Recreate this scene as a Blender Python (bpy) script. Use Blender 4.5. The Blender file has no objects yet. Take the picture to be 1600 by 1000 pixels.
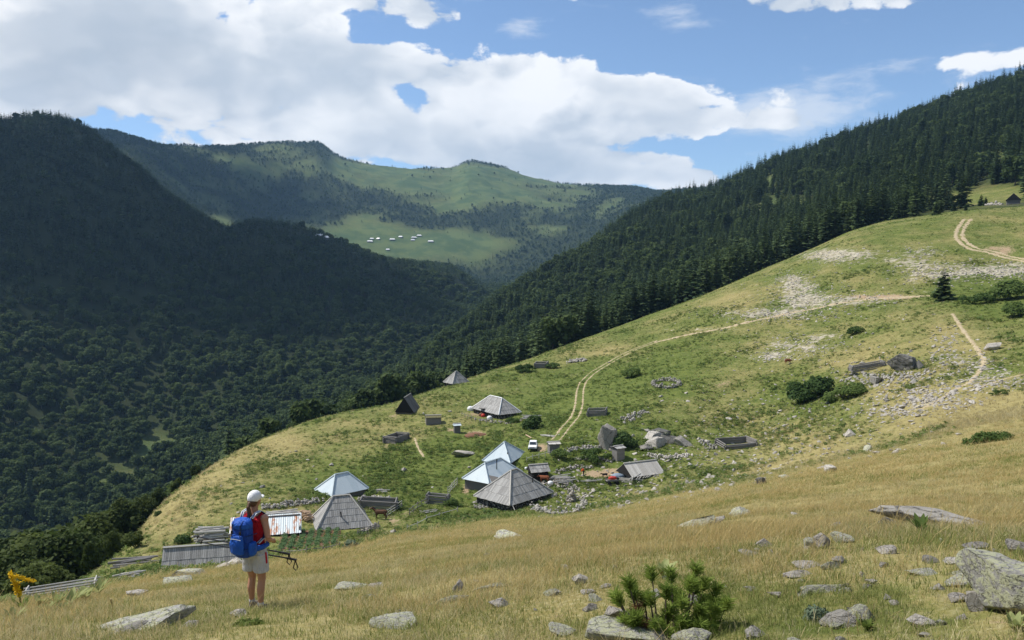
import bpy, bmesh, math, random
import numpy as np
from mathutils import Vector, Matrix, Euler

random.seed(7)
rng = np.random.default_rng(11)
SC = bpy.context.scene
COL = SC.collection

# ------------------------------------------------------------------ camera
F_PX = 1250.0                      # focal length in photograph pixels (1600 wide)
PITCH = math.atan(70 / F_PX)       # looking slightly down
cam_d = bpy.data.cameras.new('camera')
cam_d.sensor_width = 36.0
cam_d.lens = 36.0 * F_PX / 1600.0
cam_d.clip_start = 0.1
cam_d.clip_end = 40000.0
cam = bpy.data.objects.new('camera', cam_d)
COL.objects.link(cam)
cam.location = (0, 0, 0)           # eye height is z = 0, the ground below it is at -1.6
cam.rotation_euler = (math.pi / 2 - PITCH, 0, 0)
SC.camera = cam

# ------------------------------------------------------------------ light
SUN_AZ = math.radians(-72)         # measured clockwise from the view direction (+Y)
SUN_EL = math.radians(54)
SUN_DIR = Vector((math.sin(SUN_AZ) * math.cos(SUN_EL), math.cos(SUN_AZ) * math.cos(SUN_EL), math.sin(SUN_EL)))
sun_d = bpy.data.lights.new('sun', 'SUN')
sun_d.energy = 4.2
sun_d.angle = math.radians(0.53)
sun_d.color = (1.0, 0.955, 0.87)
sun = bpy.data.objects.new('sun', sun_d)
COL.objects.link(sun)
sun.rotation_euler = SUN_DIR.to_track_quat('Z', 'Y').to_euler()
sun.location = (-400, 200, 900)

SC.view_settings.view_transform = 'Standard'
SC.view_settings.look = 'None'
SC.view_settings.gamma = 1.0
SC.view_settings.exposure = 0.45
SC.view_settings.use_curve_mapping = False
SC.cycles.use_denoising = True
SC.cycles.max_bounces = 6
SC.cycles.diffuse_bounces = 3
SC.cycles.glossy_bounces = 2
SC.cycles.transmission_bounces = 4
SC.cycles.transparent_max_bounces = 24
SC.cycles.volume_bounces = 0
SC.cycles.volume_step_rate = 1.0
HAZE = 5.8e-5
SC.cycles.sample_clamp_indirect = 6.0


class N:
    """tiny helper for node trees"""
    def __init__(self, tree):
        self.t = tree
    def new(self, kind, **kw):
        n = self.t.nodes.new(kind)
        for k, v in kw.items():
            setattr(n, k, v)
        return n
    def link(self, a, b):
        self.t.links.new(a, b)
    def math(self, op, a, b=None, c=None, clamp=False):
        n = self.t.nodes.new('ShaderNodeMath')
        n.operation = op
        n.use_clamp = clamp
        for i, v in enumerate((a, b, c)):
            if v is None:
                continue
            if isinstance(v, (int, float)):
                n.inputs[i].default_value = v
            else:
                self.link(v, n.inputs[i])
        return n.outputs[0]
    def mix(self, fac, a, b, blend='MIX'):
        n = self.t.nodes.new('ShaderNodeMix')
        n.data_type = 'RGBA'
        n.blend_type = blend
        for i, v in ((0, fac), (6, a), (7, b)):
            if isinstance(v, (int, float)):
                n.inputs[i].default_value = v
            elif isinstance(v, (tuple, list)):
                n.inputs[i].default_value = tuple(v) + ((1,) if len(v) == 3 else ())
            else:
                self.link(v, n.inputs[i])
        return n.outputs[2]
    def noise(self, vec, scale, detail=4, rough=0.55, dist=0.0, color=False):
        n = self.t.nodes.new('ShaderNodeTexNoise')
        n.inputs['Scale'].default_value = scale
        n.inputs['Detail'].default_value = detail
        n.inputs['Roughness'].default_value = rough
        n.inputs['Distortion'].default_value = dist
        if vec is not None:
            self.link(vec, n.inputs['Vector'])
        return n.outputs['Color' if color else 'Fac']
    def ramp(self, fac, a, b, lo=0.0, hi=1.0):
        n = self.t.nodes.new('ShaderNodeMapRange')
        n.interpolation_type = 'SMOOTHSTEP'
        for i, v in ((0, fac), (1, a), (2, b), (3, lo), (4, hi)):
            if isinstance(v, (int, float)):
                n.inputs[i].default_value = v
            else:
                self.link(v, n.inputs[i])
        return n.outputs[0]


def pix_ray(px, py):
    a = (np.asarray(px, float) - 800) / F_PX
    b = (500 - np.asarray(py, float)) / F_PX
    cp, sp = math.cos(PITCH), math.sin(PITCH)
    return a, cp + b * sp, -sp + b * cp


# ------------------------------------------------------------------ sky: Nishita with procedural cumulus
world = bpy.data.worlds.new('World')
SC.world = world
world.use_nodes = True
world.cycles.sampling_method = 'MANUAL'
world.cycles.sample_map_resolution = 512
wt = world.node_tree
wt.nodes.clear()
w = N(wt)
sky = w.new('ShaderNodeTexSky', sky_type='NISHITA')
sky.sun_disc = False
sky.sun_elevation = SUN_EL
sky.sun_rotation = SUN_AZ % (2 * math.pi)
sky.altitude = 1800
sky.air_density = 1.0
sky.dust_density = 0.25
sky.ozone_density = 2.6
tc = w.new('ShaderNodeTexCoord')
sep = w.new('ShaderNodeSeparateXYZ')
w.link(tc.outputs['Generated'], sep.inputs[0])
az_n = w.math('ARCTAN2', sep.outputs[0], sep.outputs[1])
el_n = w.math('ARCSINE', sep.outputs[2])


def blob(px, py, sx, sy, wgt):
    x, y, z = pix_ray(px, py)
    az = math.atan2(x, y)
    el = math.atan2(z, math.hypot(x, y))
    du = w.math('DIVIDE', w.math('SUBTRACT', az_n, az), sx / F_PX)
    dv = w.math('DIVIDE', w.math('SUBTRACT', el_n, el), sy / F_PX)
    d2 = w.math('ADD', w.math('MULTIPLY', du, du), w.math('MULTIPLY', dv, dv))
    return w.math('MULTIPLY', w.math('POWER', 2.71828, w.math('MULTIPLY', d2, -1.0)), wgt)


bias = None
for b in [(150, 90, 400, 130, .20), (420, 180, 330, 100, .20), (660, 190, 190, 80, .18), (800, 120, 105, 75, .21),
          (880, 195, 110, 75, .20), (1040, 160, 95, 45, .26), (1000, 272, 160, 26, .32), (900, 250, 120, 40, .14), (690, 25, 70, 30, .22),
          (1290, 6, 180, 26, .30), (1560, 95, 70, 14, .20), (1200, 185, 60, 26, .13), (1330, 185, 90, 16, .12), (1250, 150, 60, 16, .05),
          (640, 150, 40, 24, -.26), (690, 60, 70, 22, -.26), (560, 42, 60, 26, -.26), (780, 20, 40, 40, -.2), (670, 190, 30, 26, -.12),
          (960, 50, 140, 42, -.34), (1220, 95, 130, 50, -.26), (1440, 55, 120, 24, -.26), (1120, 228, 60, 14, -.22),
          (1200, 240, 90, 26, -.22), (1480, 140, 160, 26, -.22), (1185, 60, 140, 24, -.20)]:
    o = blob(*b)
    bias = o if bias is None else w.math('ADD', bias, o)

# direction stretched vertically so that the clouds lie flat
cmb = w.new('ShaderNodeCombineXYZ')
w.link(az_n, cmb.inputs[0])
w.link(w.math('MULTIPLY', el_n, 1.7), cmb.inputs[1])
cmb.inputs[2].default_value = 3.7
warp = w.noise(cmb.outputs[0], 4.0, 4, .6, color=True)
wv = w.new('ShaderNodeVectorMath', operation='MULTIPLY_ADD')
w.link(warp, wv.inputs[0])
wv.inputs[1].default_value = (.10, .10, .10)
w.link(cmb.outputs[0], wv.inputs[2])
P = wv.outputs[0]
off = w.new('ShaderNodeVectorMath', operation='ADD')
w.link(P, off.inputs[0])
off.inputs[1].default_value = (-.030, .050, 0)


def density(vec, det):
    """fractal noise with rounded cumulus heads"""
    d_ = w.noise(vec, 5.0, det, .60)
    for sc_, am in ((10.0, .17), (27.0, .085)):
        v_ = w.new('ShaderNodeTexVoronoi', feature='F1', voronoi_dimensions='2D')
        v_.inputs['Scale'].default_value = sc_
        w.link(vec, v_.inputs['Vector'])
        d_ = w.math('ADD', d_, w.math('MULTIPLY', w.math('SUBTRACT', .42, v_.outputs['Distance']), am))
    return d_


n1 = density(P, 8)
n2 = density(off.outputs[0], 3)
dens = w.math('ADD', w.math('MULTIPLY_ADD', w.math('SUBTRACT', n1, .5), 1.45, .5), bias)
cov = w.ramp(dens, .555, .625)
thick = w.ramp(dens, .60, .90)
lit = w.math('ADD', .72, w.math('MULTIPLY', w.math('SUBTRACT', n1, n2), 4.6), clamp=True)
# grey undersides on the thick cloud in the upper left
n3 = w.noise(P, 2.4, 5, .55)
under = w.math('MULTIPLY', w.ramp(w.math('ADD', n3, blob(260, 85, 260, 60, .16)), .44, .66), thick)
cl = w.mix(lit, (4.2, 4.6, 5.15), (6.9, 6.95, 7.05))
cl = w.mix(w.math('MULTIPLY', under, .8), cl, (3.3, 3.8, 4.45))
# thin streaks of high cloud over the ridge on the right and on across the sky
mp_ = w.new('ShaderNodeMapping'); mp_.inputs['Scale'].default_value = (1, 2.0, 1); mp_.inputs['Rotation'].default_value = (0, 0, .25)
w.link(P, mp_.inputs[0])
n4 = w.noise(mp_.outputs[0], 7, 8, .62)
vb = None
for b in [(1200, 185, 90, 34, .20), (1340, 185, 110, 26, .20), (1270, 140, 80, 26, .12), (1560, 95, 80, 20, .16), (1060, 40, 80, 26, .06), (820, 40, 60, 22, .16)]:
    o = blob(*b)
    vb = o if vb is None else w.math('ADD', vb, o)
veil = w.math('MULTIPLY', w.ramp(w.math('ADD', n4, vb), .58, .82), .62)
sky_v = w.mix(veil, sky.outputs[0], (6.0, 6.2, 6.5))
skyc = w.mix(cov, sky_v, cl)
bg = w.new('ShaderNodeBackground')
w.link(skyc, bg.inputs[0])
bg.inputs[1].default_value = 0.115
wo = w.new('ShaderNodeOutputWorld')
w.link(bg.outputs[0], wo.inputs[0])

# ------------------------------------------------------------------ terrain
def hash2(ix, iy, seed):
    h = (ix.astype(np.int64) * 374761393 + iy.astype(np.int64) * 668265263 + seed * 1442695041) & 0xFFFFFFFF
    h = ((h ^ (h >> 13)) * 1274126177) & 0xFFFFFFFF
    return (h ^ (h >> 16)) & 0xFFFFFFFF


def perlin(x, y, seed=0):
    x0 = np.floor(x); y0 = np.floor(y)
    fx = x - x0; fy = y - y0
    u = fx * fx * fx * (fx * (fx * 6 - 15) + 10)
    v = fy * fy * fy * (fy * (fy * 6 - 15) + 10)
    def g(ix, iy, dx, dy):
        a = hash2(ix, iy, seed) / 4294967296.0 * 2 * np.pi
        return np.cos(a) * dx + np.sin(a) * dy
    n00 = g(x0, y0, fx, fy); n10 = g(x0 + 1, y0, fx - 1, fy)
    n01 = g(x0, y0 + 1, fx, fy - 1); n11 = g(x0 + 1, y0 + 1, fx - 1, fy - 1)
    return ((n00 * (1 - u) + n10 * u) * (1 - v) + (n01 * (1 - u) + n11 * u) * v) * 1.5


def fbm(x, y, wl, octv=3, seed=0, gain=.5):
    s = 0; a = 1.0; t = 0
    for o in range(octv):
        s = s + a * perlin(x / wl, y / wl, seed + o * 17)
        t += a; a *= gain; wl /= 2.03
    return s / t


def pchip(x, y, q):
    """monotone cubic through (x, y), constant outside"""
    x = np.asarray(x, float); y = np.asarray(y, float)
    h = np.diff(x); d = np.diff(y) / h
    m = np.zeros(len(x))
    if len(x) > 2:
        w1 = 2 * h[1:] + h[:-1]; w2 = h[1:] + 2 * h[:-1]
        ok = d[1:] * d[:-1] > 0
        with np.errstate(divide='ignore', invalid='ignore'):
            hm = (w1 + w2) / (w1 / d[:-1] + w2 / d[1:])
        m[1:-1] = np.where(ok, hm, 0)
    m[0] = d[0]; m[-1] = d[-1]
    q = np.clip(q, x[0], x[-1])
    i = np.clip(np.searchsorted(x, q, side='right') - 1, 0, len(x) - 2)
    t = (q - x[i]) / h[i]
    return ((2 * t ** 3 - 3 * t ** 2 + 1) * y[i] + (t ** 3 - 2 * t ** 2 + t) * h[i] * m[i]
            + (-2 * t ** 3 + 3 * t ** 2) * y[i + 1] + (t ** 3 - t ** 2) * h[i] * m[i + 1])


# lines of the land (pixel x, pixel y, horizontal distance in metres), from the feet of the camera to the far ridge
FEATS = [
    # bottom of the frame
    [(-900, 1010, 14), (0, 1000, 9.5), (800, 1000, 7), (1600, 1000, 6), (2500, 960, 5)],
    # the hiker's shelf
    [(-900, 990, 20), (0, 962, 16), (400, 952, 12.2), (800, 900, 11), (1600, 880, 9), (2500, 800, 8)],
    [(-900, 985, 32), (0, 954, 27), (200, 930, 26), (400, 906, 25), (800, 850, 24), (1200, 812, 24), (1600, 790, 24), (2500, 690, 24)],
    # crest of the dry foreground slope
    [(-900, 985, 45), (0, 958, 38), (100, 940, 41), (200, 917, 44), (300, 899, 46), (400, 888, 48), (480, 876, 50), (550, 862, 50), (620, 842, 50), (700, 834, 50), (880, 822, 50), (1050, 797, 50), (1200, 765, 52),
     (1400, 726, 56), (1600, 690, 60), (2500, 540, 70)],
    # front of the village bench
    [(-900, 1010, 75), (0, 943, 70), (100, 931, 73), (200, 907, 79), (300, 889, 84), (390, 880, 88), (440, 867, 90), (530, 855, 91), (640, 833, 98), (800, 803, 117),
     (920, 792, 118), (1060, 762, 122), (1200, 738, 122), (1400, 690, 122), (1600, 640, 125), (2500, 460, 130)],
    # middle of the bench
    [(-900, 1100, 110), (0, 985, 110), (130, 905, 108), (220, 845, 116), (300, 803, 122), (400, 776, 126), (540, 770, 130), (700, 745, 140),
     (833, 705, 145), (960, 690, 150), (1150, 697, 150), (1300, 640, 160), (1400, 586, 172), (1600, 555, 172), (2500, 380, 175)],
    # upper meadow
    [(-900, 1140, 150), (0, 1010, 140), (130, 930, 130), (240, 820, 134), (385, 730, 156), (600, 690, 168), (700, 660, 180), (775, 645, 190),
     (905, 602, 215), (1040, 570, 225), (1230, 530, 235), (1473, 468, 250), (1600, 450, 260), (2500, 330, 265)],
    # skyline of the near hill
    [(-900, 1180, 210), (0, 1030, 180), (130, 950, 155), (205, 848, 140), (240, 802, 150), (300, 752, 165), (385, 697, 185), (480, 660, 200), (600, 634, 215),
     (720, 595, 245), (830, 560, 275), (900, 535, 300), (1000, 498, 330), (1100, 460, 350), (1200, 416, 370), (1270, 388, 385),
     (1330, 360, 395), (1410, 340, 410), (1500, 329, 420), (1600, 323, 425), (2500, 250, 430)],
    # the dip behind it
    [(-900, 1150, 480), (0, 985, 430), (200, 930, 420), (385, 800, 430), (500, 745, 450), (600, 692, 470), (700, 642, 500),
     (830, 590, 480), (1000, 513, 450), (1100, 472, 440), (1200, 427, 440), (1330, 368, 450), (1450, 338, 465), (1600, 318, 490), (2500, 240, 500)],
    # crest of the wooded slope on the right
    [(-900, 1100, 600), (0, 930, 560), (200, 850, 570), (385, 730, 600), (500, 668, 560), (560, 640, 590), (650, 580, 700), (770, 486, 900),
     (900, 404, 1100), (1030, 326, 1250), (1130, 298, 1280), (1210, 262, 1290), (1280, 238, 1300), (1400, 196, 1350), (1500, 160, 1350), (1600, 122, 1350), (2500, -150, 1350)],
    # valley floor behind that slope
    [(-900, 1000, 700), (0, 850, 650), (200, 785, 680), (385, 695, 720), (500, 662, 700), (560, 640, 720), (650, 598, 830), (770, 500, 1040),
     (900, 425, 1300), (1030, 345, 1500), (1130, 325, 1600), (1300, 270, 1600), (1600, 165, 1600), (2500, -100, 1600)],
    # flank of the dark mountain on the left
    [(-900, 500, 1000), (0, 520, 1000), (200, 490, 1080), (385, 480, 1130), (500, 490, 1130), (600, 505, 1150), (700, 502, 1200), (770, 486, 1280),
     (900, 420, 1580), (1030, 340, 1750), (1130, 322, 1850), (1600, 170, 1850), (2500, -90, 1850)],
    # its crest
    [(-900, 40, 1900), (-300, 165, 1850), (0, 190, 1850), (70, 185, 1850), (130, 200, 1850), (180, 242, 1750), (215, 268, 1700), (270, 318, 1620), (330, 352, 1560),
     (355, 362, 1540), (400, 348, 1600), (470, 362, 1600), (560, 398, 1550), (640, 418, 1550), (700, 428, 1550), (760, 466, 1500),
     (800, 462, 1640), (900, 412, 1800), (1030, 338, 2000), (1130, 322, 2100), (1600, 175, 2100), (2500, -80, 2100)],
    # lower edge of the far meadow
    [(-900, 120, 2400), (0, 260, 2300), (130, 255, 2300), (215, 283, 2300), (300, 333, 2350), (350, 366, 2350), (400, 372, 2400), (470, 378, 2550), (560, 408, 2550),
     (620, 414, 2550), (700, 418, 2550), (760, 440, 2500), (830, 428, 2500), (930, 402, 2500), (1030, 342, 2500), (1130, 325, 2500), (1600, 180, 2500), (2500, -70, 2500)],
    # upper edge of the far meadow
    [(-900, 120, 2800), (0, 240, 2800), (130, 232, 2800), (215, 262, 2700), (330, 330, 2850), (480, 350, 3000), (620, 352, 3000), (700, 354, 3000), (760, 358, 3000),
     (830, 360, 3000), (930, 352, 2950), (1030, 328, 2900), (1130, 318, 2900), (1600, 190, 2900), (2500, -60, 2900)],
    # far skyline
    [(-900, 130, 3700), (0, 222, 3500), (130, 210, 3500), (180, 208, 3500), (210, 217, 3500), (290, 235, 3600), (370, 234, 3800), (440, 228, 3900), (490, 228, 3900),
     (530, 248, 4000), (600, 265, 4100), (650, 268, 4100), (700, 268, 4200), (740, 257, 4200), (790, 268, 4200), (850, 286, 4200), (920, 294, 4200), (985, 297, 4100),
     (1030, 304, 3900), (1090, 300, 3800), (1130, 305, 3800), (1600, 200, 3800), (2500, -50, 3800)],
    [(-900, 250, 5200), (0, 330, 5200), (800, 350, 5600), (1600, 300, 5600), (2500, 100, 5600)],
    [(-900, 420, 8000), (800, 425, 8000), (2500, 420, 8000)],
]
_fz = []
for f in FEATS:
    a = np.array(f, float)
    x, y, z = pix_ray(a[:, 0], a[:, 1])
    hd = np.hypot(x, y)
    az = np.arctan2(x, y); t = z / hd
    _fz.append((az, np.log(a[:, 2]), t))

AZ_IN = np.radians(np.linspace(-38, 38, 660))
AZ_OUT_R = np.radians(np.linspace(38, 180, 48))[1:]
AZ = np.concatenate([-AZ_OUT_R[::-1], AZ_IN, AZ_OUT_R])
LR = np.concatenate([np.linspace(math.log(.5), math.log(6), 40)[:-1], np.linspace(math.log(6), math.log(60), 300)[:-1],
                     np.linspace(math.log(60), math.log(430), 470)[:-1], np.linspace(math.log(430), math.log(4300), 330)[:-1],
                     np.linspace(math.log(4300), math.log(8000), 24)])
RR = np.exp(LR)
NA, NR = len(AZ), len(RR)
# behind the camera the columns slide from the right-hand end to the left-hand end
azc = np.clip(AZ, math.radians(-58), math.radians(58))
back = np.clip((np.abs(AZ) - math.radians(58)) / math.radians(122), 0, 1) * .5
ks, ts = [], []
for az, lr, t in _fz:
    rk = pchip(az, lr, azc); tk = pchip(az, t, azc)
    rk_o = pchip(az, lr, -azc); tk_o = pchip(az, t, -azc)
    ks.append(rk * (1 - back) + rk_o * back)
    ts.append(tk * (1 - back) + tk_o * back)
ks = np.array(ks); ts = np.array(ts)
q = ts + 1.6 / np.exp(ks)
Z = np.zeros((NA, NR))
for i in range(NA):
    lx = np.concatenate([[math.log(.5)], ks[:, i]])
    qq = np.concatenate([[q[0, i] * .9], q[:, i]])
    Z[i] = -1.6 + RR * pchip(lx, qq, LR)
X = np.sin(AZ)[:, None] * RR[None, :]
Y = np.cos(AZ)[:, None] * RR[None, :]


def sstep(a, b, x):
    t = np.clip((x - a) / (b - a), 0, 1)
    return t * t * (3 - 2 * t)


Rg = np.broadcast_to(RR[None, :], (NA, NR))
fade = sstep(1, 8, Rg)
Z += fade * (.045 * fbm(X, Y, 1.6, 2, 1) + .16 * fbm(X, Y, 6, 2, 2) * sstep(3, 14, Rg))
Z += sstep(62, 130, Rg) * (.75 * fbm(X, Y, 24, 3, 3)) * (1 - .5 * sstep(60, 200, Rg) * (1 - sstep(350, 500, Rg)))
Z += sstep(120, 260, Rg) * 1.3 * fbm(X, Y, 55, 2, 9)
rd = 1 - np.abs(fbm(X, Y, 300, 3, 4)) * 2
Z += sstep(480, 900, Rg) * (9 * (rd - .5) + 5 * fbm(X, Y, 110, 3, 5)) * (1 - .6 * sstep(2400, 2600, Rg) * (1 - sstep(2900, 3100, Rg)))
Z += sstep(2900, 3400, Rg) * 16 * (1 - 2 * np.abs(fbm(X, Y, 420, 3, 6)))


def proj(x, y, z):
    cp, sp = math.cos(PITCH), math.sin(PITCH)
    d = y * cp - z * sp
    u = y * sp + z * cp
    d = np.where(np.abs(d) < 1e-6, 1e-6, d)
    return 800 + F_PX * x / d, 500 - F_PX * u / d, d


PXg, PYg, Dg = proj(X, Y, Z)


def col_at(az):
    i = int(np.clip(np.searchsorted(AZ, az) - 1, 0, NA - 2))
    f = (az - AZ[i]) / (AZ[i + 1] - AZ[i])
    return Z[i] * (1 - f) + Z[i + 1] * f


def gz(x, y):
    """ground height below (x, y), scalar or arrays"""
    x = np.asarray(x, float); y = np.asarray(y, float)
    az = np.arctan2(x, y); lr = np.log(np.maximum(np.hypot(x, y), .51))
    i = np.clip(np.searchsorted(AZ, az) - 1, 0, NA - 2)
    j = np.clip(np.searchsorted(LR, lr) - 1, 0, NR - 2)
    f = (az - AZ[i]) / (AZ[i + 1] - AZ[i]); g = (lr - LR[j]) / (LR[j + 1] - LR[j])
    return (Z[i, j] * (1 - f) + Z[i + 1, j] * f) * (1 - g) + (Z[i, j + 1] * (1 - f) + Z[i + 1, j + 1] * f) * g


def hit(px, py):
    """the point of the ground seen at a pixel"""
    x, y, z = pix_ray(px, py)
    hd = math.hypot(x, y)
    az = math.atan2(x, y); t = z / hd
    tt = col_at(az) / RR
    ok = np.nonzero((tt >= t) & (RR > 3))[0]
    j = ok[0] if len(ok) else NR - 1
    if j > 0 and len(ok):
        f = (t - tt[j - 1]) / max(tt[j] - tt[j - 1], 1e-9)
        r = RR[j - 1] + (RR[j] - RR[j - 1]) * min(max(f, 0), 1)
    else:
        r = RR[j]
    xx, yy = math.sin(az) * r, math.cos(az) * r
    return Vector((xx, yy, float(gz(xx, yy))))


def at_r(px, r):
    """ground point in the direction of a pixel column, at a horizontal distance"""
    az = math.atan((px - 800) / F_PX)
    x, y = math.sin(az) * r, math.cos(az) * r
    return Vector((x, y, float(gz(x, y))))


def poly_in(px, py, pts):
    n = len(pts); ins = np.zeros(np.shape(px), bool)
    for k in range(n):
        x1, y1 = pts[k]; x2, y2 = pts[(k + 1) % n]
        c = ((y1 > py) != (y2 > py)) & (px < (x2 - x1) * (py - y1) / ((y2 - y1) if y2 != y1 else 1e-9) + x1)
        ins ^= c
    return ins


def blobs(px, py, lst):
    s = np.zeros(np.shape(px))
    for (cx, cy, rx, ry, wgt) in lst:
        s = s + wgt * np.exp(-((px - cx) / rx) ** 2 - ((py - cy) / ry) ** 2)
    return s


# what grows where: dryness of the grass, bare earth, rubble, woodland floor
near = Rg < 440
nse = fbm(X, Y, 30, 3, 21); nse2 = fbm(X, Y, 9, 3, 22)
dry = .37 + .26 * nse
k_crest = np.exp(ks[3])[:, None]; k_front = np.exp(ks[4])[:, None]
dry = np.where(Rg < k_front, dry + .52 * (1 - sstep(k_crest * 1.02, k_front * .9, Rg)), dry)
dry += near * np.where(Rg > k_crest, blobs(PXg, PYg, [(260, 800, 60, 50, .45), (330, 740, 60, 34, .35), (440, 690, 60, 25, .35), (560, 680, 60, 20, .25),
                                 (960, 550, 90, 20, .4), (1180, 600, 120, 50, .32), (1330, 560, 80, 30, .2), (1450, 640, 150, 60, .4), (1100, 790, 110, 28, .5),
                                 (1250, 720, 150, 50, .38), (1560, 650, 100, 40, .4), (1480, 520, 80, 30, .3),
                                 (1150, 470, 60, 25, .2), (700, 690, 40, 12, -.2), (900, 630, 90, 50, -.45), (1020, 570, 120, 40, -.4), (1260, 610, 90, 40, -.6),
                                 (760, 740, 160, 40, -.35), (980, 710, 140, 40, -.35), (1560, 460, 60, 40, -.6), (640, 740, 110, 40, -.2), (1150, 700, 60, 22, -.3)]), 0)
dry += (Rg < 20) * blobs(PXg, PYg, [(1100, 990, 450, 60, -.30), (1400, 960, 300, 60, -.25), (200, 930, 150, 40, -.15), (700, 920, 260, 60, .15)])
dry = np.clip(dry + .25 * nse2, 0, 1)
rub = near * np.where(Rg > k_crest, blobs(PXg, PYg, [(1250, 465, 38, 20, .85), (1190, 490, 60, 8, .75), (1300, 400, 50, 10, .8), (1340, 470, 60, 10, .7), (1450, 425, 40, 15, .7),
                                  (1530, 425, 55, 10, .75), (1590, 420, 50, 10, .7), (1250, 540, 60, 12, .62), (1205, 556, 36, 7, .6), (1290, 525, 34, 6, .5), (1320, 396, 44, 6, .7), (1400, 408, 40, 7, .5), (1110, 515, 50, 4, .5), (1440, 395, 40, 12, .4), (1240, 440, 25, 10, .8),
                                  (1460, 625, 44, 14, .6), (1400, 645, 36, 8, .35), (1530, 570, 30, 14, .35), (1490, 560, 24, 16, .3), (1570, 590, 60, 8, .4)]), 0)
rub = np.clip(rub * (1.05 + 1.1 * fbm(X, Y, 5, 3, 31)) , 0, 1)
earth = near * np.where(Rg > k_crest, blobs(PXg, PYg, [(745, 678, 16, 5, .9), (705, 672, 12, 5, .8), (845, 700, 14, 10, .7), (930, 742, 28, 7, .9), (955, 736, 22, 5, .7), (775, 648, 34, 5, .7), (735, 650, 16, 8, .4),
                                    (728, 765, 7, 12, .8), (612, 812, 20, 8, .7), (640, 800, 16, 7, .5), (603, 693, 6, 8, .7), (615, 652, 8, 6, .6), (1380, 464, 70, 4, .9), (1560, 392, 30, 8, .8),
                                    (400, 720, 10, 8, .2), (1130, 600, 30, 6, .4)]), 0)
earth = np.clip(earth * (.9 + 1.0 * nse2 + .9 * fbm(X, Y, 3.5, 2, 33)), 0, 1)
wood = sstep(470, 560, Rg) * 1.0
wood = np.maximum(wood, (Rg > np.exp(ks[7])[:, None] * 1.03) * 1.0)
# high pastures between the far woods
far_open = np.clip((Rg > 2300) * blobs(PXg, PYg, [(560, 375, 90, 22, 1.2), (640, 382, 110, 24, 1.2), (730, 378, 60, 14, .9), (680, 280, 150, 22, .9), (760, 290, 90, 26, .9),
                                           (480, 255, 80, 24, .35), (560, 262, 70, 14, .5), (850, 310, 80, 18, .45), (720, 320, 60, 12, .5), (860, 358, 30, 6, .8), (345, 350, 16, 18, .9), (740, 402, 24, 16, .6)]), 0, 1)
far_open = np.clip(far_open + (Rg > 2900) * 1.1 * fbm(X, Y, 240, 4, 41, .6), 0, 1)
open_mid = (Rg > 440) * (Rg < 2300) * blobs(PXg, PYg, [(250, 705, 60, 26, .9), (170, 760, 60, 22, .6), (1215, 320, 30, 10, .8), (1260, 322, 36, 7, .9), (1545, 245, 25, 12, .8), (1500, 312, 80, 12, 1.2),
                                                        (1200, 285, 14, 22, .6), (1580, 300, 60, 14, 1.0), (1440, 322, 40, 10, .5), (755, 400, 14, 30, .5)])
OPEN = np.clip(far_open + open_mid, 0, 1)
wood = wood * (1 - OPEN)


def new_mesh(name, V, F, smooth=False):
    me = bpy.data.meshes.new(name)
    V = np.asarray(V, np.float32); F = np.asarray(F, np.int32)
    me.vertices.add(len(V)); me.vertices.foreach_set('co', V.ravel())
    n = F.shape[1]
    me.loops.add(F.size); me.loops.foreach_set('vertex_index', F.ravel())
    me.polygons.add(len(F)); me.polygons.foreach_set('loop_start', np.arange(0, F.size, n, dtype=np.int32))
    me.polygons.foreach_set('loop_total', np.full(len(F), n, np.int32))
    me.update(calc_edges=True)
    me.polygons.foreach_set('use_smooth', np.full(len(F), bool(smooth)))
    return me


def set_attr(me, name, kind, data, dom='POINT'):
    a = me.attributes.new(name, kind, dom)
    a.data.foreach_set('value' if kind in ('FLOAT', 'INT') else 'vector' if kind == 'FLOAT_VECTOR' else 'color', np.asarray(data).ravel())


def material(name):
    m = bpy.data.materials.new(name)
    m.use_nodes = True
    m.node_tree.nodes.clear()
    return m, N(m.node_tree)


def finish(m, n, color, rough=.85, bump=None, bump_s=.4, bump_d=.05, spec=.25, metal=0.0, trans=None):
    b = n.new('ShaderNodeBsdfPrincipled')
    if isinstance(color, tuple):
        b.inputs['Base Color'].default_value = color + (1,)
    else:
        n.link(color, b.inputs['Base Color'])
    if isinstance(rough, float):
        b.inputs['Roughness'].default_value = rough
    else:
        n.link(rough, b.inputs['Roughness'])
    b.inputs['Specular IOR Level'].default_value = spec
    b.inputs['Metallic'].default_value = metal
    if bump is not None:
        bp = n.new('ShaderNodeBump')
        bp.inputs['Strength'].default_value = bump_s
        bp.inputs['Distance'].default_value = bump_d
        n.link(bump, bp.inputs['Height'])
        n.link(bp.outputs[0], b.inputs['Normal'])
    out = n.new('ShaderNodeOutputMaterial')
    sh = b.outputs[0]
    if trans is not None:
        tr = n.new('ShaderNodeBsdfTranslucent')
        n.link(color, tr.inputs[0]) if not isinstance(color, tuple) else setattr(tr.inputs[0], 'default_value', color + (1,))
        mx = n.new('ShaderNodeMixShader')
        mx.inputs[0].default_value = trans
        n.link(sh, mx.inputs[1]); n.link(tr.outputs[0], mx.inputs[2])
        sh = mx.outputs[0]
    n.link(sh, out.inputs[0])
    return m


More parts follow.
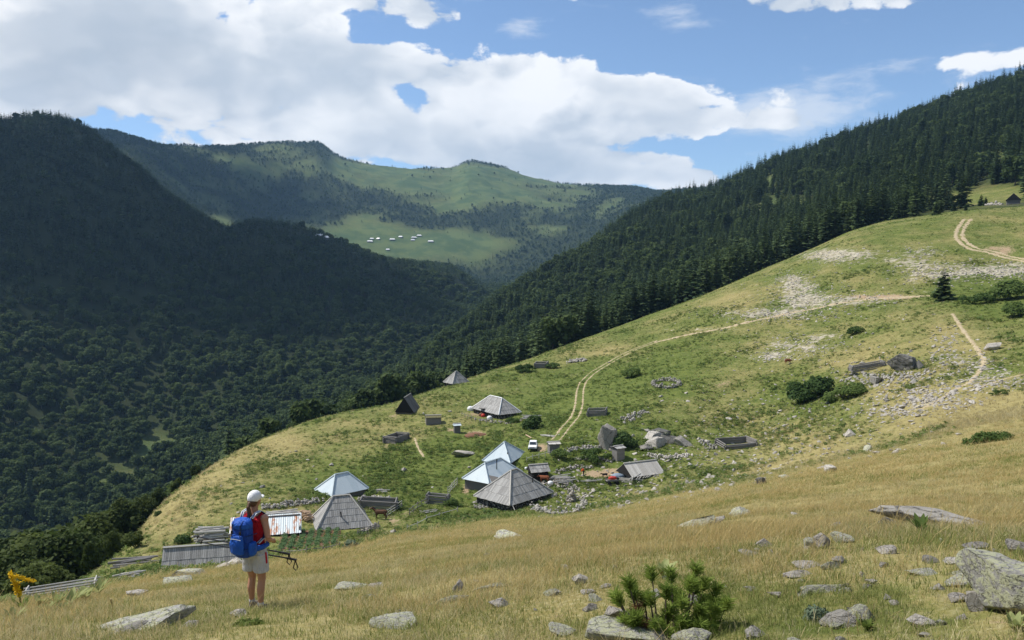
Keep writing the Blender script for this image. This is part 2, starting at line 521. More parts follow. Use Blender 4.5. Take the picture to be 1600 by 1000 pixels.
# ------------------------------------------------------------------ ground material
mg, n = material('meadow_and_woodland_floor')
geo = n.new('ShaderNodeNewGeometry')
pos = geo.outputs['Position']
def attr(name):
    a = n.new('ShaderNodeAttribute'); a.attribute_name = name
    return a.outputs['Fac']
a_dry, a_rub, a_earth, a_wood, a_open = (attr(k) for k in ('dry', 'rubble', 'earth', 'wood', 'open'))
nb = n.noise(pos, .05, 5, .6); nm = n.noise(pos, .35, 5, .6); nf = n.noise(pos, 2.2, 6, .65); nff = n.noise(pos, 14, 5, .7)
green = n.mix(n.ramp(nm, .35, .65), (.066, .096, .018), (.122, .150, .034))
green = n.mix(n.ramp(nf, .45, .75), green, (.165, .180, .052))
straw = n.mix(n.ramp(nm, .3, .7), (.215, .178, .062), (.31, .26, .105))
straw = n.mix(n.ramp(nff, .45, .7), straw, (.37, .32, .17))
dsum = n.math('ADD', a_dry, n.math('MULTIPLY', n.math('SUBTRACT', nf, .5), 1.1))
dsum = n.math('ADD', dsum, n.math('MULTIPLY', n.math('SUBTRACT', nb, .5), .5))
c = n.mix(n.ramp(dsum, .2, .8), green, straw)
# trodden earth
c = n.mix(n.ramp(n.math('ADD', a_earth, n.math('MULTIPLY', n.math('SUBTRACT', nf, .5), 2.4)), .30, .75), c, n.mix(nm, (.30, .20, .12), (.40, .31, .20)))
# rubble and bare rock
vor = n.new('ShaderNodeTexVoronoi'); vor.inputs['Scale'].default_value = 1.3; n.link(pos, vor.inputs['Vector'])
vor2 = n.new('ShaderNodeTexVoronoi'); vor2.inputs['Scale'].default_value = .55; n.link(pos, vor2.inputs['Vector'])
stone = n.mix(n.ramp(vor.outputs['Color'], .2, .8), (.27, .23, .175), (.50, .45, .36))
rf = n.math('MULTIPLY', n.ramp(n.math('ADD', a_rub, n.math('MULTIPLY', n.math('SUBTRACT', n.math('ADD', nm, n.math('ADD', nf, vor2.outputs['Distance'])), 1.45), 1.0)), .45, .95), .8)
c = n.mix(rf, c, stone)
# woodland floor and high pastures
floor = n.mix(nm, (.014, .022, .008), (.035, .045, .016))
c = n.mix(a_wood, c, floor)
nh = n.noise(pos, .012, 6, .65)
past = n.mix(n.ramp(nh, .4, .62), (.058, .094, .034), (.105, .138, .048))
c = n.mix(a_open, c, past)
bh = n.math('ADD', n.math('MULTIPLY', nf, .6), n.math('MULTIPLY', nff, .25))
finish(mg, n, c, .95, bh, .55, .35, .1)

V = np.stack([X.ravel(), Y.ravel(), Z.ravel()], 1)
ii, jj = np.meshgrid(np.arange(NA - 1), np.arange(NR - 1), indexing='ij')
a0 = ii * NR + jj
F = np.stack([a0.ravel(), (a0 + NR).ravel(), (a0 + NR + 1).ravel(), (a0 + 1).ravel()], 1)
F = F[:, ::-1]
# drop the cells that the big mesh repeats behind the camera far away, keep them near
keep = ~((np.abs(AZ[ii.ravel()]) > math.radians(60)) & (RR[jj.ravel()] > 6000))
F = F[keep]
# round off under the camera
cen = len(V)
V = np.vstack([V, [[0, 0, -1.6]]])
fan = np.stack([np.arange(NA - 1) * NR, np.full(NA - 1, cen), np.full(NA - 1, cen), (np.arange(NA - 1) + 1) * NR], 1)
me = new_mesh('ground', V, F, True)
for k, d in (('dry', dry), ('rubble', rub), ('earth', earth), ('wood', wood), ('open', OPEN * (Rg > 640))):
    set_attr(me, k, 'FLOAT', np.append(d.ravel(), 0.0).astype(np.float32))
me.materials.append(mg)
ground = bpy.data.objects.new('ground', me)
COL.objects.link(ground)
ground['kind'] = 'structure'
print('ground verts', len(V))
chk = np.diff(ks, axis=0).min(axis=1)
print('min log spacing of features', np.round(chk, 3))

# ------------------------------------------------------------------ helpers for things
def link(name, me, mat=None, parent=None, loc=None, rot=None):
    o = bpy.data.objects.new(name, me)
    COL.objects.link(o)
    if mat is not None and me is not None and not me.materials:
        me.materials.append(mat)
    if parent is not None:
        o.parent = parent
    if loc is not None:
        o.location = loc
    if rot is not None:
        o.rotation_euler = rot
    return o


def tag(o, label=None, cat=None, group=None, kind=None):
    if label:
        o['label'] = label
    if cat:
        o['category'] = cat
    if group:
        o['group'] = group
    if kind:
        o['kind'] = kind
    return o


def thing(name, label, cat, loc, rz=0.0, group=None):
    o = bpy.data.objects.new(name, None)
    COL.objects.link(o)
    o.empty_display_size = .3
    o.location = loc
    o.rotation_euler = (0, 0, rz)
    return tag(o, label, cat, group)


PROTO = {}


def proto(key, meshes):
    c = bpy.data.collections.new('proto_' + key)
    for k, me in enumerate(meshes):
        o = bpy.data.objects.new('%s_%02d' % (key, k), me)
        c.objects.link(o)
    PROTO[key] = c
    return c


def instancer(name, key, pts, rot, scl, idx):
    """one 'stuff' object: copies of a few meshes set out on points"""
    me = bpy.data.meshes.new(name)
    me.vertices.add(len(pts))
    me.vertices.foreach_set('co', np.asarray(pts, np.float32).ravel())
    set_attr(me, 'rot', 'FLOAT_VECTOR', np.asarray(rot, np.float32))
    set_attr(me, 'scl', 'FLOAT_VECTOR', np.asarray(scl, np.float32))
    set_attr(me, 'idx', 'INT', np.asarray(idx, np.int32))
    o = bpy.data.objects.new(name, me)
    COL.objects.link(o)
    g = bpy.data.node_groups.new('set_out_' + name, 'GeometryNodeTree')
    g.interface.new_socket('Geometry', in_out='INPUT', socket_type='NodeSocketGeometry')
    g.interface.new_socket('Geometry', in_out='OUTPUT', socket_type='NodeSocketGeometry')
    nn = g.nodes
    gi = nn.new('NodeGroupInput'); go = nn.new('NodeGroupOutput')
    ci = nn.new('GeometryNodeCollectionInfo')
    ci.inputs['Collection'].default_value = PROTO[key]
    ci.inputs['Separate Children'].default_value = True
    ci.inputs['Reset Children'].default_value = True
    ip = nn.new('GeometryNodeInstanceOnPoints')
    ip.inputs['Pick Instance'].default_value = True
    def na(nm, ty):
        x = nn.new('GeometryNodeInputNamedAttribute')
        x.data_type = ty
        x.inputs['Name'].default_value = nm
        return [s for s in x.outputs if s.enabled][0]
    g.links.new(gi.outputs[0], ip.inputs['Points'])
    g.links.new(ci.outputs[0], ip.inputs['Instance'])
    g.links.new(na('idx', 'INT'), ip.inputs['Instance Index'])
    g.links.new(na('rot', 'FLOAT_VECTOR'), ip.inputs['Rotation'])
    g.links.new(na('scl', 'FLOAT_VECTOR'), ip.inputs['Scale'])
    g.links.new(ip.outputs[0], go.inputs[0])
    md = o.modifiers.new('set_out', 'NODES')
    md.node_group = g
    return o


def quads_mesh(name, C, U, W):
    """quads with centre C, half-vectors U and W"""
    C, U, W = (np.asarray(a, float) for a in (C, U, W))
    V = np.stack([C - U - W, C + U - W * .6, C + U * 1.05 + W * .6, C - U + W], 1).reshape(-1, 3)
    F = np.arange(len(V)).reshape(-1, 4)
    return V, F


def join(parts):
    Vs, Fs, ms, o = [], [], [], 0
    for k, (V, F) in enumerate(parts):
        Vs.append(V); Fs.append(np.asarray(F) + o); ms.append(np.full(len(F), k)); o += len(V)
    return np.vstack(Vs), np.vstack(Fs), np.concatenate(ms)


def mesh_parts(name, parts, mats):
    V, F, m = join(parts)
    me = new_mesh(name, V, F)
    for x in mats:
        me.materials.append(x)
    me.polygons.foreach_set('material_index', m.astype(np.int32))
    return me


def tube(pts, rad, sides=6):
    """tapered tube through points, quads"""
    pts = np.asarray(pts, float); rad = np.asarray(rad, float)
    V = []
    for k in range(len(pts)):
        d = pts[min(k + 1, len(pts) - 1)] - pts[max(k - 1, 0)]
        d = d / (np.linalg.norm(d) + 1e-9)
        a = np.cross(d, [0, 0, 1.0]) if abs(d[2]) < .9 else np.cross(d, [1.0, 0, 0])
        a /= np.linalg.norm(a); b = np.cross(d, a)
        th = np.arange(sides) / sides * 2 * np.pi
        V.append(pts[k] + rad[k] * (np.cos(th)[:, None] * a + np.sin(th)[:, None] * b))
    V = np.vstack(V)
    F = []
    for k in range(len(pts) - 1):
        for s in range(sides):
            s2 = (s + 1) % sides
            F.append((k * sides + s, k * sides + s2, (k + 1) * sides + s2, (k + 1) * sides + s))
    for e, rev in ((0, True), (len(pts) - 1, False)):      # caps
        ring = [e * sides + s for s in range(sides)]
        if rev:
            ring = ring[::-1]
        if sides == 4:
            F.append(tuple(ring))
        elif sides == 6:
            F.append((ring[0], ring[1], ring[2], ring[3])); F.append((ring[0], ring[3], ring[4], ring[5]))
        elif sides == 8:
            F += [(ring[0], ring[1], ring[2], ring[3]), (ring[0], ring[3], ring[4], ring[7]), (ring[4], ring[5], ring[6], ring[7])]
    return V, np.array(F)


# ------------------------------------------------------------------ trees
def leaf_mat(name, dark, light, trans=.3, sc=.5):
    m, n = material(name)
    oi = n.new('ShaderNodeObjectInfo')
    g = n.new('ShaderNodeNewGeometry')
    f = n.math('ADD', n.math('MULTIPLY', n.math('POWER', oi.outputs['Random'], 1.3), .75), n.math('MULTIPLY', g.outputs['Random Per Island'], .35))
    c = n.mix(f, dark, light)
    return finish(m, n, c, .75, spec=.15, trans=trans)


M_NEEDLE = leaf_mat('conifer_needles', (.036, .068, .028), (.110, .155, .055), .30)
M_LEAF = leaf_mat('broad_leaves', (.034, .060, .016), (.100, .140, .040), .38)
M_LEAF_NEAR = leaf_mat('broad_leaves_bright', (.040, .064, .014), (.110, .140, .036), .40)
mb, n = material('bark')
tcn = n.new('ShaderNodeTexCoord')
finish(mb, n, n.mix(n.noise(tcn.outputs['Object'], 3, 5), (.06, .045, .032), (.16, .125, .095)), .95, n.noise(tcn.outputs['Object'], 9, 4), .6, .05)
M_BARK = mb


def conifer(h, R, levels, nb, quads, seed, low=.06):
    r = np.random.default_rng(seed)
    C, U, W = [], [], []
    for k in range(levels):
        f = low + (1 - low) * (k + r.uniform(-.3, .3)) / levels
        f = min(max(f, low), .985)
        rad = R * (1 - f) ** .66 * r.uniform(.78, 1.1) + .05
        for b in range(nb if f < .8 else max(4, nb - 2)):
            a = r.uniform(0, 2 * np.pi)
            L = rad * r.uniform(.65, 1.12)
            d = np.array([np.cos(a), np.sin(a), 0])
            s = np.array([-np.sin(a), np.cos(a), 0])
            dr = r.uniform(.12, .38) * (1 - .6 * f)
            for qd in range(quads):
                t0 = (qd + .5) / quads
                p = d * L * t0 + np.array([0, 0, f * h - dr * L * t0 + .10 * L * t0 * t0])
                hl = L / quads * .62
                u = (d + np.array([0, 0, -dr])) * hl
                w_ = (s * r.uniform(.7, 1.1) + np.array([0, 0, r.uniform(-.5, .5)])) * L * (.20 + .12 * (1 - abs(2 * t0 - 1)))
                C.append(p); U.append(u); W.append(w_)
    C.append((0, 0, h * .985)); U.append((0, 0, h * .015)); W.append((.12, 0, 0))
    return quads_mesh('', C, U, W)


def trunk_of(h, r0, seed, bend=.02):
    r = np.random.default_rng(seed)
    zs = np.array([-1.0, 0, .25, .5, .75, .95]) * h
    zs[0] = -1.2
    p = np.stack([np.cumsum(r.normal(0, bend * h * .3, 6)) * (zs > 0), np.cumsum(r.normal(0, bend * h * .3, 6)) * (zs > 0), zs], 1)
    return tube(p, r0 * np.array([1.25, 1.05, .8, .55, .3, .06]), 6)


def broadleaf(h, R, lobes, per, leaf, seed, low=.22):
    r = np.random.default_rng(seed)
    C, U, W = [], [], []
    cz = h * (low + (1 - low) / 2)
    hz = h * (1 - low) / 2
    cs = []
    for k in range(lobes):
        th = r.uniform(0, 2 * np.pi); ph = math.acos(r.uniform(-1, 1))
        m = r.uniform(.3, .78)
        wz = math.cos(ph) * m
        taper = 1.0 if wz < .1 else 1 - .35 * wz
        cs.append((np.array([math.sin(ph) * math.cos(th) * R * m * taper * 1.1, math.sin(ph) * math.sin(th) * R * m * taper * 1.1, cz + hz * wz]),
                   R * r.uniform(.30, .50)))
    for c, lr in cs:
        v = r.normal(size=(per, 3)); v /= np.linalg.norm(v, axis=1)[:, None]
        rr = lr * r.uniform(.55, 1.08, per)[:, None]
        P = c + v * rr * np.array([1, 1, .82])
        nn = v + r.normal(0, .55, (per, 3)) + np.array([0, 0, .35])
        nn /= np.linalg.norm(nn, axis=1)[:, None]
        t = np.cross(nn, r.normal(size=(per, 3))); t /= np.linalg.norm(t, axis=1)[:, None]
        b = np.cross(nn, t)
        s = leaf * r.uniform(.6, 1.3, per)[:, None]
        C.append(P); U.append(t * s * .6); W.append(b * s * .45)
    return quads_mesh('', np.vstack(C), np.vstack(U), np.vstack(W)), cs


def broad_trunk(h, cs, r0, seed):
    r = np.random.default_rng(seed)
    parts = [trunk_of(h * .8, r0, seed, .03)]
    for c, lr in cs[:7]:
        st = np.array([0, 0, h * r.uniform(.18, .4)])
        parts.append(tube([st, (st + c) / 2 + np.array([0, 0, -.05 * h]), c], [r0 * .45, r0 * .28, r0 * .08], 4))
    V, F, m = join(parts)
    return V, F


con_near = [mesh_parts('conifer_%d' % k, [conifer(18.5 + 2.2 * k % 5, 3.5 + .45 * (k % 3), 24, 7, 3, 50 + k), trunk_of(16, .22, k)], [M_NEEDLE, M_BARK]) for k in range(5)]
con_far = [mesh_parts('conifer_far_%d' % k, [conifer(16, 3.4 + .4 * k, 10, 6, 1, 80 + k), trunk_of(12, .25, k)], [M_NEEDLE, M_BARK]) for k in range(3)]
bro_mid, bro_far = [], []
for k in range(5):
    lv, cs = broadleaf(15 + (k % 3) * 1.5, 5.6 + .6 * (k % 2), 18, 62, 1.05, 120 + k, .10)
    bro_mid.append(mesh_parts('broadleaf_%d' % k, [lv, broad_trunk(13, cs, .28, k)], [M_LEAF, M_BARK]))
for k in range(3):
    lv, cs = broadleaf(15, 5.8, 13, 24, 1.9, 140 + k, .1)
    bro_far.append(mesh_parts('broadleaf_far_%d' % k, [lv, trunk_of(9, .3, k)], [M_LEAF, M_BARK]))
proto('conifer', con_near); proto('conifer_far', con_far); proto('broadleaf', bro_mid); proto('broadleaf_far', bro_far)

RM = np.maximum.accumulate(np.where(Rg > 4, Z / Rg, -9), axis=1)


def lookup(G, az, lr):
    i = np.clip(np.searchsorted(AZ, az) - 1, 0, NA - 2)
    j = np.clip(np.searchsorted(LR, lr) - 1, 0, NR - 2)
    return G[i, j]


def scatter(r0, r1, spacing, az_lim=35.0):
    area = .5 * 2 * math.radians(az_lim) * (r1 ** 2 - r0 ** 2)
    m = int(area / spacing ** 2)
    az = np.radians(rng.uniform(-az_lim, az_lim, m))
    r = np.sqrt(rng.uniform(r0 ** 2, r1 ** 2, m))
    return az, r


def visible(az, r, h, tol=.010):
    z = gz(np.sin(az) * r, np.cos(az) * r)
    return (z + h) / r > lookup(RM, az, np.log(r) - .012) - tol


trees = {'conifer': [], 'broadleaf': [], 'conifer_far': [], 'broadleaf_far': []}     # rows: x, y, z, scale
def grow(az, r, r_lod):
    x, y = np.sin(az) * r, np.cos(az) * r
    z = gz(x, y)
    px, py, d = proj(x, y, z)
    op = lookup(OPEN, az, np.log(r)); wd = lookup(wood, az, np.log(r))
    nz = fbm(x, y, 90, 3, 61); nz2 = fbm(x, y, 400, 2, 62)
    u = rng.random(len(x))
    # the leafy kind below, the conifers above; the slope on the right is almost all conifers
    k_dip = np.exp(np.interp(az, AZ, ks[8])); k_ridge = np.exp(np.interp(az, AZ, ks[10]))
    left = (r > k_ridge) | (px < 470)
    pb = np.where(left, np.clip((py - 395 + 160 * nz) / 70, .03, .97), np.clip(.10 + .9 * nz + .5 * ((px < 1010) & (py > 420 - .30 * (px - 800)) & (r > 470)), .03, .75))
    pb = np.where((r < 470) & (px > 700), .12, pb)
    pb = np.where((r < 560) & (px <= 700), .8, pb)
    pb = np.where(r > 2200, .12, pb)
    is_b = u < pb
    sc = rng.uniform(.48, 1.2, len(x)) * (1 + .35 * nz) * np.where(r > 2200, .8, 1.0)
    keep = ((wd > .25) & (op < .52 + .3 * nz) | ((r > 2900) & (rng.random(len(x)) < .10))) & visible(az, r, 15)
    keep &= (r > 2200) | (fbm(x, y, 38, 2, 64) + rng.normal(0, .12, len(x)) < .34)
    # clearings on the far mountain
    keep &= (r < 2200) | (rng.random(len(x)) < np.clip(1.25 - 2.6 * op + 1.2 * nz, .10, 1))
    keep &= ~is_b | (r > 2200) | (rng.random(len(x)) < .55)
    keep &= ~((px > 1430) & (r < 520) & (py > 296))
    lod = np.where(r < r_lod, 0, 1)
    for nm, sel in (('conifer', ~is_b & (lod == 0)), ('broadleaf', is_b & (lod == 0)), ('conifer_far', ~is_b & (lod == 1)), ('broadleaf_far', is_b & (lod == 1))):
        s = keep & sel
        trees[nm].append(np.stack([x[s], y[s], z[s], sc[s]], 1))


a_, r_ = scatter(430, 1000, 6.2); grow(a_, r_, 1300)
a_, r_ = scatter(1000, 2250, 7.4); grow(a_, r_, 1300)
a_, r_ = scatter(2250, 4300, 9.0); grow(a_, r_, 1300)
# the edge of the wood right behind the skyline of the near hill
a_, r_ = scatter(250, 440, 5.2)
k_sky = np.exp(np.interp(a_, AZ, ks[7]))
s_ = (r_ > k_sky * np.where(a_ < math.radians(-3.5), 1.34, np.where(a_ < math.radians(2), 1.16, 1.06))) & (np.degrees(a_) < 24)
grow(a_[s_], r_[s_], 1300)
for k in trees:
    trees[k] = np.vstack(trees[k])
    print(k, len(trees[k]))


def rots(m, tilt=.05):
    return np.stack([rng.normal(0, tilt, m), rng.normal(0, tilt, m), rng.uniform(0, 6.283, m)], 1)


# the 300 of each kind that show largest stand as single trees, the rest is one mass
for kind, meshes, label, grp in (('conifer', con_near, 'dark green conifer in the front rows of the wood right behind the meadow skyline', 'conifers along the edge of the wood'),
                                 ('broadleaf', bro_mid, 'rounded broadleaf tree in the near rows of the valley wood left of the meadow', 'broadleaf trees of the near valley wood')):
    T = trees[kind]
    vis_sz = T[:, 3] / np.hypot(T[:, 0], T[:, 1])
    pxx, pyy, _ = proj(T[:, 0], T[:, 1], T[:, 2] + 8)
    vis_sz = np.where((pxx > -10) & (pxx < 1610) & (pyy < 1000), vis_sz, 0)
    vt = (T[:, 2] + 14 * T[:, 3]) / np.hypot(T[:, 0], T[:, 1]) > lookup(RM, np.arctan2(T[:, 0], T[:, 1]), np.log(np.hypot(T[:, 0], T[:, 1])) - .012) + .002
    order = np.argsort(-(vis_sz * vt))
    for q_, i in enumerate(order[:300]):
        o = bpy.data.objects.new(kind + '_tree', meshes[q_ % len(meshes)])
        COL.objects.link(o)
        o.location = T[i, :3]
        o.rotation_euler = (random.gauss(0, .03), random.gauss(0, .03), random.uniform(0, 6.28))
        s = T[i, 3]
        o.scale = (s * random.uniform(.9, 1.1), s * random.uniform(.9, 1.1), s)
        tag(o, label, 'tree', grp)
    rest = order[300:]
    T = T[rest]
    o = instancer(kind + '_wood', kind, T[:, :3], rots(len(T)), T[:, 3:4] * np.ones((1, 3)), rng.integers(0, len(meshes), len(T)))
    tag(o, {'conifer': 'dense dark conifer wood covering the long slope on the right', 'broadleaf': 'shaded broadleaf wood filling the valley and the lower left mountain'}[kind], 'wood', kind='stuff')
for kind, nm_, lb in (('conifer_far', 'far_conifer_wood', 'far conifer wood on the upper slopes of the mountains'), ('broadleaf_far', 'far_broadleaf_wood', 'far broadleaf wood on the mountain flanks across the valley')):
    T = trees[kind]
    o = instancer(nm_, kind, T[:, :3], rots(len(T)), T[:, 3:4] * np.ones((1, 3)), rng.integers(0, 3, len(T)))
    tag(o, lb, 'wood', kind='stuff')

# ------------------------------------------------------------------ materials of the village
def wood_mat(name, a, b, streak=(1, 14, 1), rough=.85):
    m, n = material(name)
    g = n.new('ShaderNodeNewGeometry')
    tc = n.new('ShaderNodeTexCoord')
    nz = n.noise(tc.outputs['Object'], 5, 6, .7)
    nl = n.noise(tc.outputs['Object'], 1.1, 3, .5)
    f = n.math('ADD', n.math('MULTIPLY', g.outputs['Random Per Island'], .6), n.math('MULTIPLY', n.ramp(nz, .3, .7), .25))
    f = n.math('ADD', f, n.math('MULTIPLY', nl, .2))
    c = n.mix(f, a, b)
    return finish(m, n, c, rough, nz, .35, .03, .2)


M_SHINGLE = wood_mat('weathered_roof_boards', (.17, .165, .158), (.43, .42, .40))
M_SHINGLE_D = wood_mat('dark_weathered_boards', (.085, .08, .075), (.20, .19, .18))
M_PALE = wood_mat('bleached_wood', (.30, .28, .25), (.56, .54, .50))
M_LOG = wood_mat('grey_logs', (.10, .092, .085), (.28, .265, .25))
M_FRESH = wood_mat('split_firewood', (.32, .20, .12), (.62, .46, .32))

m, n = material('pale_blue_sheet_metal')
g = n.new('ShaderNodeNewGeometry'); tc = n.new('ShaderNodeTexCoord')
nz = n.noise(tc.outputs['Object'], 1.3, 5, .6)
c = n.mix(g.outputs['Random Per Island'], (.43, .505, .54), (.49, .555, .585))
c = n.mix(n.ramp(nz, .55, .8), c, (.36, .42, .44))
M_METAL = finish(m, n, c, .6, nz, .1, .02, .35, .0)

m, n = material('rusty_sheet_metal')
g = n.new('ShaderNodeNewGeometry'); tc = n.new('ShaderNodeTexCoord')
mp = n.new('ShaderNodeMapping'); mp.inputs['Scale'].default_value = (1.6, .35, .35); n.link(tc.outputs['Object'], mp.inputs[0])
rz = n.noise(mp.outputs[0], 1.5, 6, .7); rz2 = n.noise(tc.outputs['Object'], .55, 3, .5)
rust = n.math('MULTIPLY', n.ramp(rz, .47, .60), n.ramp(rz2, .42, .58))
c = n.mix(rust, n.mix(g.outputs['Random Per Island'], (.46, .53, .56), (.60, .65, .66)), n.mix(rz, (.24, .085, .03), (.42, .17, .07)))
M_RUST = finish(m, n, c, .55, rz, .1, .02, .4, .1)


def rock_mat(name, a, b, lich=.0, moss=.0, sc=1.0):
    m, n = material(name)
    tc = n.new('ShaderNodeTexCoord'); oi = n.new('ShaderNodeObjectInfo'); g = n.new('ShaderNodeNewGeometry')
    ov = n.new('ShaderNodeVectorMath', operation='ADD')
    n.link(tc.outputs['Object'], ov.inputs[0])
    rv = n.new('ShaderNodeCombineXYZ'); n.link(n.math('MULTIPLY', oi.outputs['Random'], 40), rv.inputs[0]); n.link(rv.outputs[0], ov.inputs[1])
    p = ov.outputs[0]
    n1 = n.noise(p, 3 * sc, 7, .7); n2 = n.noise(p, 9 * sc, 6, .75); n3 = n.noise(p, 1.4 * sc, 4, .6)
    c = n.mix(n.ramp(n.math('ADD', n.math('MULTIPLY', n1, .7), n.math('MULTIPLY', oi.outputs['Random'], .35)), .3, .85), a, b)
    c = n.mix(n.math('MULTIPLY', n.ramp(n2, .55, .68), .55), c, (.055, .05, .048))
    if lich:
        c = n.mix(n.math('MULTIPLY', n.ramp(n.math('ADD', n1, n.math('MULTIPLY', n3, .6)), .98 - lich * .30, 1.06 - lich * .30), .8), c, (.47, .475, .29))
    if moss:
        c = n.mix(n.math('MULTIPLY', n.ramp(n3, .5, .7), moss), c, (.10, .115, .035))
    ck = n.new('ShaderNodeTexVoronoi', feature='DISTANCE_TO_EDGE'); ck.inputs['Scale'].default_value = 1.1 * sc
    wv_ = n.new('ShaderNodeVectorMath', operation='MULTIPLY_ADD'); n.link(n.noise(p, 2 * sc, 4, .6, color=True), wv_.inputs[0]); wv_.inputs[1].default_value = (.6, .6, .6); n.link(p, wv_.inputs[2]); n.link(wv_.outputs[0], ck.inputs['Vector'])
    crack = n.ramp(ck.outputs['Distance'], .0, .035)
    c = n.mix(n.math('SUBTRACT', .75, n.math('MULTIPLY', crack, .75)), c, (.045, .04, .036))
    h = n.math('ADD', n.math('ADD', n1, n.math('MULTIPLY', n2, .45)), n.math('MULTIPLY', crack, .5))
    return finish(m, n, c, .92, h, .8, .06, .2)


M_ROCK = rock_mat('grey_stone', (.24, .225, .20), (.45, .42, .37))
M_ROCK_PALE = rock_mat('pale_stone', (.34, .31, .27), (.56, .52, .46))
M_ROCK_LICHEN = rock_mat('lichen_covered_stone', (.30, .29, .265), (.52, .50, .45), .75, .0, 2.2)
M_ROCK_DARK = rock_mat('dark_grey_boulder', (.11, .108, .10), (.24, .23, .215), .2, .1, .5)
m, n = material('dry_stone_masonry')
tc = n.new('ShaderNodeTexCoord')
vo = n.new('ShaderNodeTexVoronoi'); vo.inputs['Scale'].default_value = 3.2; n.link(tc.outputs['Object'], vo.inputs['Vector'])
c = n.mix(n.ramp(vo.outputs['Color'], .1, .9), (.07, .065, .06), (.27, .25, .23))
c = n.mix(n.ramp(vo.outputs['Distance'], .35, .6), c, (.02, .02, .018))
M_MASON = finish(m, n, c, .95, n.math('SUBTRACT', 1.0, vo.outputs['Distance']), .9, .12, .1)
def flat_mat(name, col, rough=.6, spec=.3, metal=0.0, var=.25, sc=6, fold=0.0):
    m, n = material(name)
    tc = n.new('ShaderNodeTexCoord')
    nz = n.noise(tc.outputs['Object'], sc, 4, .6)
    c = n.mix(nz, tuple(x * (1 - var) for x in col), tuple(min(1, x * (1 + var)) for x in col))
    if fold:
        mp_ = n.new('ShaderNodeMapping'); mp_.inputs['Scale'].default_value = (1.6, 1.6, .8); n.link(tc.outputs['Object'], mp_.inputs[0])
        return finish(m, n, c, rough, n.noise(mp_.outputs[0], 9, 3, .55, 1.2), 1.0, fold, spec, metal)
    return finish(m, n, c, rough, nz, .15, .01, spec, metal)
M_DARK = flat_mat('near_black_boards', (.018, .016, .015), .9)  # near-black colour for roof cores, doors, shed walls and stove pipes
M_TURF = flat_mat('turf_roof', (.13, .12, .055), .95)
M_WHITE = flat_mat('white_paint', (.78, .78, .77), .35, .5, 0, .04)
M_GLASS = flat_mat('dark_window_glass', (.03, .04, .05), .08, .6, 0, .1)
M_TYRE = flat_mat('black_rubber', (.015, .015, .015), .85)
M_RED = flat_mat('faded_red_paint', (.48, .045, .03), .5)
M_TARP = flat_mat('grey_blue_tarpaulin', (.20, .25, .31), .55)
M_SOIL = flat_mat('reddish_soil', (.17, .085, .05), .95)


# ------------------------------------------------------------------ building kit
BOXF = np.array([(0, 1, 3, 2), (4, 6, 7, 5), (0, 4, 5, 1), (2, 3, 7, 6), (0, 2, 6, 4), (1, 5, 7, 3)])


def box(x0, x1, y0, y1, z0, z1):
    V = np.array([(x, y, z) for x in (x0, x1) for y in (y0, y1) for z in (z0, z1)], float)
    return V, BOXF.copy()


def slab(p, q, r_, s, th):
    """thin solid from a quad p q r s (top face), thickness downward along its normal"""
    P = np.array([p, q, r_, s], float)
    nn = np.cross(P[1] - P[0], P[3] - P[0]); nn /= np.linalg.norm(nn) + 1e-9
    V = np.vstack([P, P - nn * th])
    F = np.array([(0, 1, 2, 3), (7, 6, 5, 4), (0, 4, 5, 1), (1, 5, 6, 2), (2, 6, 7, 3), (3, 7, 4, 0)])
    return V, F


def bar(p, q, w_, h):
    """square beam between two points"""
    return tube([p, q], [max(w_, h) * .7, max(w_, h) * .7], 4)


def mk(name, parts, mat, parent=None, smooth=False):
    V, F, _ = join(parts)
    me = new_mesh(name, V, F, smooth)
    return link(name, me, mat, parent)


def plank_face(A, B, C, D, tiers, pw, step=.07, th=.035, seed=0, jag=.06, gap=.012):
    if tiers == 1 and pw > .6:
        th, gap, jag = .008, .003, .01
    """boards running up a roof face; A-B is the eave, D-C the top edge"""
    r = np.random.default_rng(seed)
    A, B, C, D = (np.array(p, float) for p in (A, B, C, D))
    e = B - A; L = np.linalg.norm(e); e = e / L
    up = ((D + C) / 2 - (A + B) / 2); up -= e * np.dot(up, e); H = np.linalg.norm(up); up /= H
    nn = np.cross(e, up)
    d0 = np.dot(D - A, e); c0 = np.dot(C - A, e)
    out = []
    def lo(v): return d0 * v
    def hi(v): return L + (c0 - L) * v
    for t in range(tiers):
        v0 = t / tiers; v1 = min(1.0, (t + 1) / tiers + .02)
        s = lo(v0)
        while s < hi(v0) - .02:
            w_ = pw * r.uniform(.75, 1.25)
            s2 = min(s + w_, hi(v0))
            j = r.uniform(-jag, jag) * (1 if t else 1.3)
            vb = v0 - (.05 + abs(j)) / H * .8
            def vt(x_):
                m_ = v1
                if d0 > 1e-6 and x_ < d0: m_ = min(m_, x_ / d0)
                if L - c0 > 1e-6 and x_ > c0: m_ = min(m_, (L - x_) / (L - c0))
                return m_
            a0, a1 = s + gap, s2 - gap
            t0_, t1_ = vt(a0), vt(a1)
            if a1 - a0 > .02 and max(t0_, t1_) > vb + .01:
                lift = step + r.uniform(0, .015)
                t0_, t1_ = max(t0_, vb + .002), max(t1_, vb + .002)
                def up_lift(v_): return .012 + (lift - .012) * (1 - (v_ - vb) / max(v1 - vb, 1e-6))
                p = A + e * a0 + up * H * vb + nn * lift; q_ = A + e * a1 + up * H * vb + nn * lift
                r2 = A + e * a1 + up * H * t1_ + nn * up_lift(t1_); s_ = A + e * a0 + up * H * t0_ + nn * up_lift(t0_)
                out.append(slab(p, q_, r2, s_, th))
            s = s2
    return out


